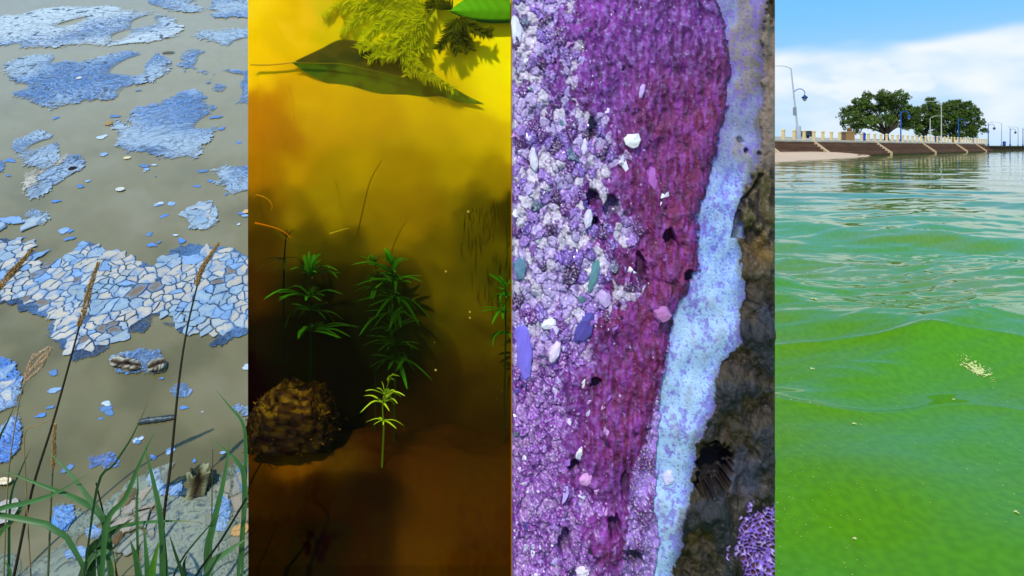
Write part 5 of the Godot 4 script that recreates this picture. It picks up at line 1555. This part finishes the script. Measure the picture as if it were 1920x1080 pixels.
func rock_at(px: float, py: float) -> Array:
	# [height in metres, colour] of the rock face
	var r1: float = rk.a.get_noise_2d(px, py)
	var r2: float = rk.b.get_noise_2d(px, py * 0.62)
	var r3: float = rk.c.get_noise_2d(px, py * 0.7)
	var r4: float = rk.d.get_noise_2d(px, py)
	var wx := px + 7.0 * r2 + 4.0 * r3
	var e1 := along(EDGE_PURPLE, py) - wx + 3.0 * r4
	var e2 := along(EDGE_BLUE, py) - px - 12.0 * r2 - 7.0 * r3
	var ew := along(EDGE_WHITE, py) - px - 46.0 * r1 - 26.0 * r2
	var crk: float = rk.cell.get_noise_2d(px + 4.0 * r3, py * 0.82 + 4.0 * r4)          # cell rims
	var cid: float = rk.value.get_noise_2d(px + 4.0 * r3, py * 0.82 + 4.0 * r4)         # one number a cell
	var crk2: float = rk.cell2.get_noise_2d(px, py)
	var cid2: float = rk.value2.get_noise_2d(px, py)
	var fine: float = rk.e.get_noise_2d(px, py)
	var rim := 0.0
	rim = ss(0.20, 0.0, crk + 1.0)
	var rim2 := ss(0.22, 0.0, crk2 + 1.0)
	# rounded lobes with sharp creases between them, drawn out downwards
	var lobe: float = absf(rk.f.get_noise_2d(px + 16.0 * r2, py * 0.30 + 16.0 * r1))
	var lobe2: float = absf(rk.g.get_noise_2d(px + 6.0 * r2, py * 0.36))
	var h := 0.017 * r1 + 0.008 * r2 + 0.0028 * r3 + 0.0008 * fine + 0.009 * sqrt(lobe) + 0.0045 * sqrt(lobe2)
	var c: Color
	if e1 > 0.0:
		# violet and wine-red rock with a granular skin
		var wine: float = ss(1080, 1250, px + 0.15 * (py - 300.0)) * ss(20, 220, py) * (1.0 - 0.45 * ss(800, 1000, py))
		var rosy := ss(1270, 1080, px) * ss(240, 0, py) + 0.35 * ss(700, 900, py)
		c = RC.purple.lerp(RC.wine, clampf(wine * 1.1 + 0.5 * r1 + 0.3 * r2, 0, 1))
		c = c.lerp(RC.magenta, clampf(rosy * 0.7 + 0.5 * r2, 0, 1))
		c = c.lerp(RC.dark, ss(0.16, 0.0, lobe) * 0.55 + ss(0.10, 0.0, lobe2) * 0.25)
		var streak: float = rk.c.get_noise_2d(px * 1.3 + 5.0 * r2, py * 0.16)
		c = c.lerp(RC.magenta, ss(0.08, 0.5, streak) * 0.55).lerp(RC.dark, ss(0.12, 0.5, -streak) * 0.5)
		var glint: float = ss(0.10, 0.62, r3 + 0.25 * fine + 0.35 * r2 + 0.5 * lobe2) * (0.50 - 0.36 * wine)  # glints painted into the colour, lilac and then white
		c = c.lerp(RC.lilac, glint * 0.8)
		c = c.lerp(RC.white, ss(0.52, 0.9, fine * 0.7 + 0.55 * r3) * (0.5 - 0.38 * wine))
		c = c.lerp(RC.dark, rim2 * 0.25)
		h += 0.0022 * (1.0 - rim2) * (0.6 + 0.4 * cid2) + 0.010 * ss(0.0, 26.0, e1)
		# grains show more and more towards the foot and the left
		var grainy: float = clampf(ss(-80.0, -5.0, ew) * 0.85 + ss(600, 900, py) * ss(1180, 1000, px) * 0.34, 0, 1)
		if ew > 0.0: grainy = 1.0
		if grainy > 0.0 and cid * 0.5 + 0.5 < grainy:
			var f := fposmod(cid * 7.31 + 0.17, 1.0)
			var g: Color = RC.white if f < 0.27 else RC.pale if f < 0.50 else RC.lilac if f < 0.70 else RC.violet if f < 0.84 else RC.purple if f < 0.93 else RC.dark
			if f > 0.965: g = RC.teal
			g = g.lerp(c, 0.16 + 0.5 * (1.0 - grainy))
			g = g.lerp(RC.magenta, 0.78 * ss(540, 760, py)) * (0.92 + 0.16 * fine + 0.14 * r3)
			g = g.lerp(RC.white, ss(0.2, 0.6, fine) * 0.5)
			g = g.lerp(RC.violet, rim2 * 0.3)
			c = g.lerp(RC.edge, rim * 0.8)
			h += 0.0075 * (1.0 - rim) * (0.45 + 0.55 * f) * (0.4 + 0.6 * grainy)
		if e1 < 14.0:
			c = c.lerp(RC.deep, ss(14.0, 2.0, e1) * (0.6 if py < 830 else 0.2))
		# the paler lilac strip that runs beside the blue vein low down
	elif py > 640.0 and along(EDGE_LILAC, py) > wx:
		c = RC.lilac.lerp(RC.purple, clampf(0.45 + r2 + 0.5 * r3, 0, 1)).lerp(RC.white, ss(0.3, 0.7, fine + 0.3 * r3) * 0.7).lerp(RC.deep, rim * 0.5 + rim2 * 0.3)
		h += 0.004 + 0.003 * (1.0 - rim)
	elif e2 > 0.0:
		# the pale blue vein
		var t: float = clampf(0.55 + 0.5 * ss(440, 640, py) * ss(0.0, 40.0, e2) + 0.6 * r2 + 0.4 * r3 + 0.5 * fine, 0, 1)
		c = RC.blue.lerp(RC.ice, t)
		var grey: float = ss(390, 250, py)
		c = c.lerp(RC.grey.lerp(RC.taupe, ss(0.0, 0.35, r1 + 0.5 * r2 + (px - 1405) * 0.006)), grey * 0.85)
		c = c.lerp(RC.violet, ss(0.16, 0.5, -r3 + 0.5 * r1 - 0.5 * r2) * 0.6).lerp(RC.taupe, ss(0.3, 0.7, r2 + 0.5 * r1) * 0.25)
		c = c.lerp(RC.deep, ss(0.55, 0.8, -fine) * 0.5)
		c = c.lerp(RC.violet, ss(16.0, 0.0, -e1) * 0.5)
		c = c.lerp(RC.olive, ss(20.0, 0.0, e2) * 0.6)
		h += -0.003 - 0.005 * r2 - 0.008 * sqrt(lobe) - 0.0042 * sqrt(lobe2) - 0.002 * r3
	else:
		# brown and olive matrix with pits
		var t2: float = clampf(0.5 + r1 * 0.9 + 0.8 * r2, 0, 1)
		c = RC.brown.lerp(RC.olive, t2).lerp(RC.black, ss(0.05, 0.5, -r2 - 0.5 * r3) * 0.85)
		c = c.lerp(RC.taupe, ss(0.25, 0.6, r3 + 0.4 * fine) * 0.45)
		c = c.lerp(RC.slate, ss(0.25, 1.1, 1.0 - Vector2((px - 1402) / 52.0, (py - 895) / 75.0).length() + 0.7 * r2 + 0.5 * r3 + 0.15) * 0.6)
		c = c.lerp(RC.slate, ss(0.2, 1.1, 1.0 - Vector2((px - 1440) / 26.0, (py - 585) / 26.0).length() + 0.2 + 0.6 * r2 + 0.4 * r3) * 0.6)
		c = c.lerp(RC.ochre, ss(0.5, 1.0, 1.0 - Vector2((px - 1300) / 16.0, (py - 985) / 60.0).length() + 0.3 * r2 + 0.35) * 0.6)
		c = c.lerp(RC.ochre, ss(0.3, 1.0, 1.0 - Vector2((px - 1430) / 30.0, (py - 470) / 60.0).length() + 0.5 * r2) * 0.6)
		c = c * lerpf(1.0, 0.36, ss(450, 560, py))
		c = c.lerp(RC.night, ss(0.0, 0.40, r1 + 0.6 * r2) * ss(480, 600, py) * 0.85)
		h += 0.012 * r1 - 0.004 - 0.003 * sqrt(lobe2)
		if py < 330.0: c = c.lerp(RC.taupe, ss(330, 280, py) * 0.8 * (1.0 - 0.9 * ss(1438, 1448, px) * ss(60, 30, py)))
		# the vesicular violet corner
		var vx := 1.0 - Vector2((px - 1448) / 74.0, (py - 1035) / 100.0).length() + 0.35 * r2 + 0.15 * r3
		if vx > 0.0:
			var lace := ss(0.34, 0.12, crk2 + 1.0)
			var vc: Color = RC.maroon.lerp(RC.violet, lace).lerp(RC.pale, lace * ss(0.1, 0.5, r3) * 0.8)
			c = c.lerp(vc, ss(0.0, 0.12, vx))
			h += 0.006 * lace * ss(0.0, 0.12, vx) - 0.004
	# pits and cracks with a place of their own
	for q in PITS:
		var dv := Vector2((px - q[0]) / q[2], (py - q[1]) / q[3])
		dv = dv.rotated(q[4])
		var l := dv.length() + 0.28 * r3 + 0.2 * r2
		if l < 1.25:
			var k := ss(1.15, 0.7, l)
			h = lerpf(h, -0.009 if q[2] < 19 else -0.075, k)
			c = c.lerp(RC.pit, k * (0.6 if q[2] < 24 else 0.97))
	var ck := absf(px - along([Vector2(330, 1424), Vector2(352, 1412), Vector2(372, 1394), Vector2(400, 1384), Vector2(432, 1380), Vector2(445, 1378)], py) + 2.0 * r3)
	if py > 325 and py < 447 and ck < 9.0:
		h -= 0.014 * ss(8.0, 2.0, ck)
		c = c.lerp(RC.pit, ss(8.0, 2.0, ck) * 0.7)
	return [h, c]
const PITS := [[1110, 238, 9, 22, 0.2], [1108, 370, 12, 16, 0.0], [1145, 388, 14, 22, 0.4], [1115, 412, 7, 9, 0.0], [1252, 445, 12, 18, 0.5], [1290, 515, 11, 13, 0.0], [1388, 262, 7, 9, 0.3], [1398, 284, 4, 6, 0.0], [1424, 288, 4, 5, 0.0], [1344, 880, 30, 48, 0.7], [1326, 905, 20, 26, 0.2], [1188, 1042, 18, 22, 0.0], [1056, 1010, 14, 26, 0.3], [1150, 980, 12, 22, 0.0], [1075, 868, 9, 11, 0.0], [1116, 716, 10, 12, 0.0], [1410, 440, 14, 18, 0.0], [1172, 908, 8, 24, 0.1], [1200, 500, 10, 30, 0.3], [1445, 22, 12, 26, 0.0]]
func make_rock() -> void:
	rk = {"f": fn(308, 0.017), "g": fn(309, 0.05), "a": fn(301, 0.0075, FastNoiseLite.TYPE_SIMPLEX_SMOOTH, 2), "b": fn(302, 0.026, FastNoiseLite.TYPE_SIMPLEX_SMOOTH, 2), "c": fn(303, 0.075, FastNoiseLite.TYPE_SIMPLEX_SMOOTH, 2), "d": fn(304, 0.09), "e": fn(305, 0.2),
		"cell": cells(306, 0.056, FastNoiseLite.RETURN_DISTANCE2_SUB), "value": cells(306, 0.056, FastNoiseLite.RETURN_CELL_VALUE), "cell2": cells(307, 0.115, FastNoiseLite.RETURN_DISTANCE2_SUB), "value2": cells(307, 0.115, FastNoiseLite.RETURN_CELL_VALUE)}
	RC = {"purple": lin(108, 38, 132), "wine": lin(126, 28, 84), "magenta": lin(164, 66, 188), "dark": lin(54, 22, 58), "deep": lin(48, 20, 66), "edge": lin(84, 34, 120), "lilac": lin(184, 140, 236), "white": lin(253, 244, 255), "pale": lin(222, 200, 255), "violet": lin(138, 104, 208), "teal": lin(92, 134, 140),
		"blue": lin(124, 150, 250), "ice": lin(184, 218, 255), "grey": lin(142, 142, 178), "taupe": lin(146, 126, 112), "brown": lin(84, 60, 32), "olive": lin(84, 74, 32), "black": lin(26, 20, 14), "slate": lin(104, 116, 156), "ochre": lin(138, 104, 36), "maroon": lin(70, 22, 32), "pit": lin(12, 8, 16), "night": lin(24, 28, 38)}
	var base := Vector3(0.36, 0, -FRONT)
	var o := thing("rock_slab", "standing slab of violet and pale blue crystalline rock between tank and lake", "rock", base)
	var x0 := 960.0
	var x1 := 1453.0
	var y0 := -48.0
	var y1 := 1180.0
	var nx := 310
	var ny := 720
	var hs := PackedFloat32Array()
	var cs := PackedColorArray()
	for j in ny + 1:
		for i in nx + 1:
			var px := lerpf(x0, x1, float(i) / nx)
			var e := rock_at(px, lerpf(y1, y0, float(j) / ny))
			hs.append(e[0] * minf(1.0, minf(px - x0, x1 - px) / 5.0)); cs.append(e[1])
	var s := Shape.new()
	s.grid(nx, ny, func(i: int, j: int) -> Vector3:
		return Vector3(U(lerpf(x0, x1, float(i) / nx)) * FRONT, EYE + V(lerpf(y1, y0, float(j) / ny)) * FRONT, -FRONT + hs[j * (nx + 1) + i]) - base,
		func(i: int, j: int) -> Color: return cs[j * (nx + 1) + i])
	obj("rock_face", s.mesh(), M.rock, o)
	# sides, top and back of the slab
	s = Shape.new()
	var bn := fn(310, 5.0, FastNoiseLite.TYPE_SIMPLEX_SMOOTH, 3)
	var xl := U(x0) * FRONT
	var xr := U(x1) * FRONT
	var yb := EYE + V(y1) * FRONT
	var yt := EYE + V(y0) * FRONT
	var ring := [Vector2(xl, -FRONT), Vector2(xl, -FRONT - 0.22), Vector2(xl + 0.2, -FRONT - 0.27), Vector2(xr - 0.2, -FRONT - 0.26), Vector2(xr, -FRONT - 0.2), Vector2(xr, -FRONT)]
	for j in 41:
		var y := lerpf(yb - 0.4, yt, j / 40.0)
		for k in ring.size():
			var q: Vector2 = ring[k]
			var w := 0.02 * bn.get_noise_3d(q.x, y, q.y) if k in [2, 3] else 0.0
			s.vert(Vector3(q.x, y, q.y + w) - base, RC.brown * (0.8 + 0.5 * bn.get_noise_3d(q.x * 2.0, y * 2.0, 3.0)))
	for j in 40:
		for k in ring.size() - 1:
			var a := j * ring.size() + k
			s.quad(a, a + 1, a + ring.size(), a + ring.size() + 1)
	var t0 := 40 * ring.size()
	for k in range(1, ring.size() - 1): s.tri(t0, t0 + k, t0 + k + 1)
	obj("rock_back", s.mesh(false), M.earth, o)

	# grains and crystals that stand out of the face
	var shapes := []
	for k in 9: shapes.append(pebble(320 + k, 0.75, 0.42, 4, 6))
	var g := RandomNumberGenerator.new()
	g.seed = 311
	var taken_at := []
	var big := 0
	var tries := 0
	var small: Array = []
	while (big < 280 or small.size() < 600) and tries < 30000:
		tries += 1
		var px := g.randf_range(964, 1250)
		var py := g.randf_range(-10, 1090)
		var ew := along(EDGE_WHITE, py) - px
		var want := 1.0 if ew > 0 else clampf(exp(ew / 60.0) + 0.08 * ss(600, 800, py), 0, 1)
		if g.randf() > want or px > along(EDGE_PURPLE, py) - 20: continue
		var r := 3.0 + 7.5 * pow(g.randf(), 1.6)
		if big >= 280: r = g.randf_range(1.6, 3.2)
		var ok := true
		for q in taken_at:
			if absf(q.x - px) < 24 and absf(q.y - py) < 24 and Vector2(q.x - px, (q.y - py) * 0.8).length() < (q.z + r) * 0.86: ok = false; break
		if not ok: continue
		taken_at.append(Vector3(px, py, r))
		var kind: int = [0, 0, 0, 1, 1, 1, 2, 2, 2, 3, 3, 9, 4, 4, 6, 7, 5, 9][g.randi() % 18]
		if ew < 0: kind = [0, 1, 2, 9, 3, 4, 4, 5, 8, 9][g.randi() % 10]
		var e := rock_at(px, py)
		var p := Vector3(U(px) * FRONT, EYE + V(py) * FRONT, -FRONT + e[0] - 0.45 * r * PX) - base
		var bas := Basis.from_euler(Vector3(g.randf() * 6, g.randf() * 6, g.randf() * 6))
		var m := r * PX
		var xf := Transform3D(Basis.from_euler(Vector3(0, 0, g.randfn() * 0.35)) * Basis.from_scale(Vector3(m * 0.85, m * g.randf_range(1.0, 1.45), m * 0.75)) * bas, p)
		if big < 280 and r >= 3.0:
			var mi := obj("mineral_grain", shapes[big % 9], M["grain_%d" % kind], o)
			mi.transform = xf
			big += 1
		else: small.append([xf, kind])
	var st := Shape.new()
	for q in small:
		var col: Color = M["grain_%d" % q[1]].albedo_color.srgb_to_linear()
		var k0 := st.v.size()
		var oct := [Vector3(1, 0.2, 0), Vector3(-1, 0, 0.1), Vector3(0, 1, 0.2), Vector3(0.1, -1, 0), Vector3(0, 0, 1), Vector3(0, 0.2, -1)]
		for f in [[0, 2, 4], [2, 1, 4], [1, 3, 4], [3, 0, 4], [2, 0, 5], [1, 2, 5], [3, 1, 5], [0, 3, 5]]:
			for e in 3: st.vert(q[0] * oct[f[e]], col)
			st.tri(st.v.size() - 3, st.v.size() - 2, st.v.size() - 1)
	obj("fine_grains", st.mesh(), M.sparkle, o).set_meta("kind", "stuff")
	# single crystals one can point at
	crystal(o, base, "white_crystal", 1182, 264, 17, 15, 0.2, lin(250, 250, 252), "bright white square crystal in the violet rock", 5)
	crystal(o, base, "white_crystal", 1096, 272, 9, 22, -0.1, lin(232, 226, 246), "", 6)
	crystal(o, base, "white_crystal", 1100, 408, 8, 20, -0.1, lin(228, 222, 246), "", 7)
	crystal(o, base, "white_crystal", 1028, 602, 18, 10, 0.5, lin(240, 236, 248), "", 8)
	crystal(o, base, "white_crystal", 1038, 652, 10, 22, -0.3, lin(236, 214, 240), "", 9)
	crystal(o, base, "teal_crystal", 1112, 515, 10, 36, -0.25, lin(92, 142, 150), "grey teal crystal sliver", 10)
	crystal(o, base, "teal_crystal", 974, 500, 12, 24, 0.0, lin(96, 136, 160), "", 11)
	crystal(o, base, "violet_crystal", 982, 655, 16, 62, 0.05, lin(128, 112, 226), "long violet column crystal at the tank's edge", 12)
	crystal(o, base, "violet_crystal", 1095, 610, 16, 34, -0.5, lin(82, 70, 160), "", 13)
	crystal(o, base, "pink_crystal", 1096, 894, 14, 13, 0.3, lin(224, 158, 218), "", 14)
	crystal(o, base, "pink_crystal", 1238, 584, 16, 16, 0.0, lin(184, 116, 178), "", 15)
	crystal(o, base, "pink_crystal", 1130, 556, 12, 18, 0.4, lin(204, 176, 230), "", 16)
	crystal(o, base, "pink_crystal", 1222, 332, 11, 22, 0.1, lin(180, 100, 190), "", 17)
	crystal(o, base, "white_crystal", 1200, 172, 7, 16, -0.2, lin(206, 170, 232), "", 18)
	crystal(o, base, "white_crystal", 968, 62, 10, 30, 0.1, lin(236, 234, 250), "", 19)
	crystal(o, base, "white_crystal", 1000, 300, 8, 22, 0.1, lin(236, 230, 250), "", 20)
	crystal(o, base, "white_crystal", 1090, 1066, 16, 14, 0.4, lin(238, 222, 242), "", 21)
	crystal(o, base, "pale_lump", 1254, 898, 12, 14, 0.0, lin(214, 210, 246), "", 22)
func crystal(o: Node3D, base: Vector3, called: String, px: float, py: float, rx: float, ry: float, turn: float, col: Color, label: String, sd: int) -> void:
	var e := rock_at(px, py)
	var s := Shape.new()
	var g := RandomNumberGenerator.new()
	g.seed = sd * 17
	var n := 7
	for ring in 3:
		for k in n:
			var a := TAU * k / n + g.randf_range(-0.25, 0.25) * (1.0 if ring < 2 else 0.3)
			var f: float = [1.05, 0.88, 0.45][ring]
			var rr := g.randf_range(0.85, 1.12)
			s.vert(Vector3(cos(a) * rx * f * rr, sin(a) * ry * f * rr, [-4.0, 3.0, 5.0][ring] * g.randf_range(0.8, 1.2)) * PX, col * g.randf_range(0.8, 1.1))
	for ring in 2:
		for k in n:
			s.quad(ring * n + k, ring * n + n + k, ring * n + (k + 1) % n, ring * n + n + (k + 1) % n)
	var m := s.vert(Vector3(0, 0, 5.5) * PX, col)
	for k in n: s.tri(m, 2 * n + (k + 1) % n, 2 * n + k)
	var mi := obj(called, s.mesh(false), M.sparkle, o)
	mi.transform = Transform3D(Basis(Vector3.BACK, turn), Vector3(U(px) * FRONT, EYE + V(py) * FRONT, -FRONT + e[0] + 0.0015) - base)
	if label: mi.set_meta("label", label)
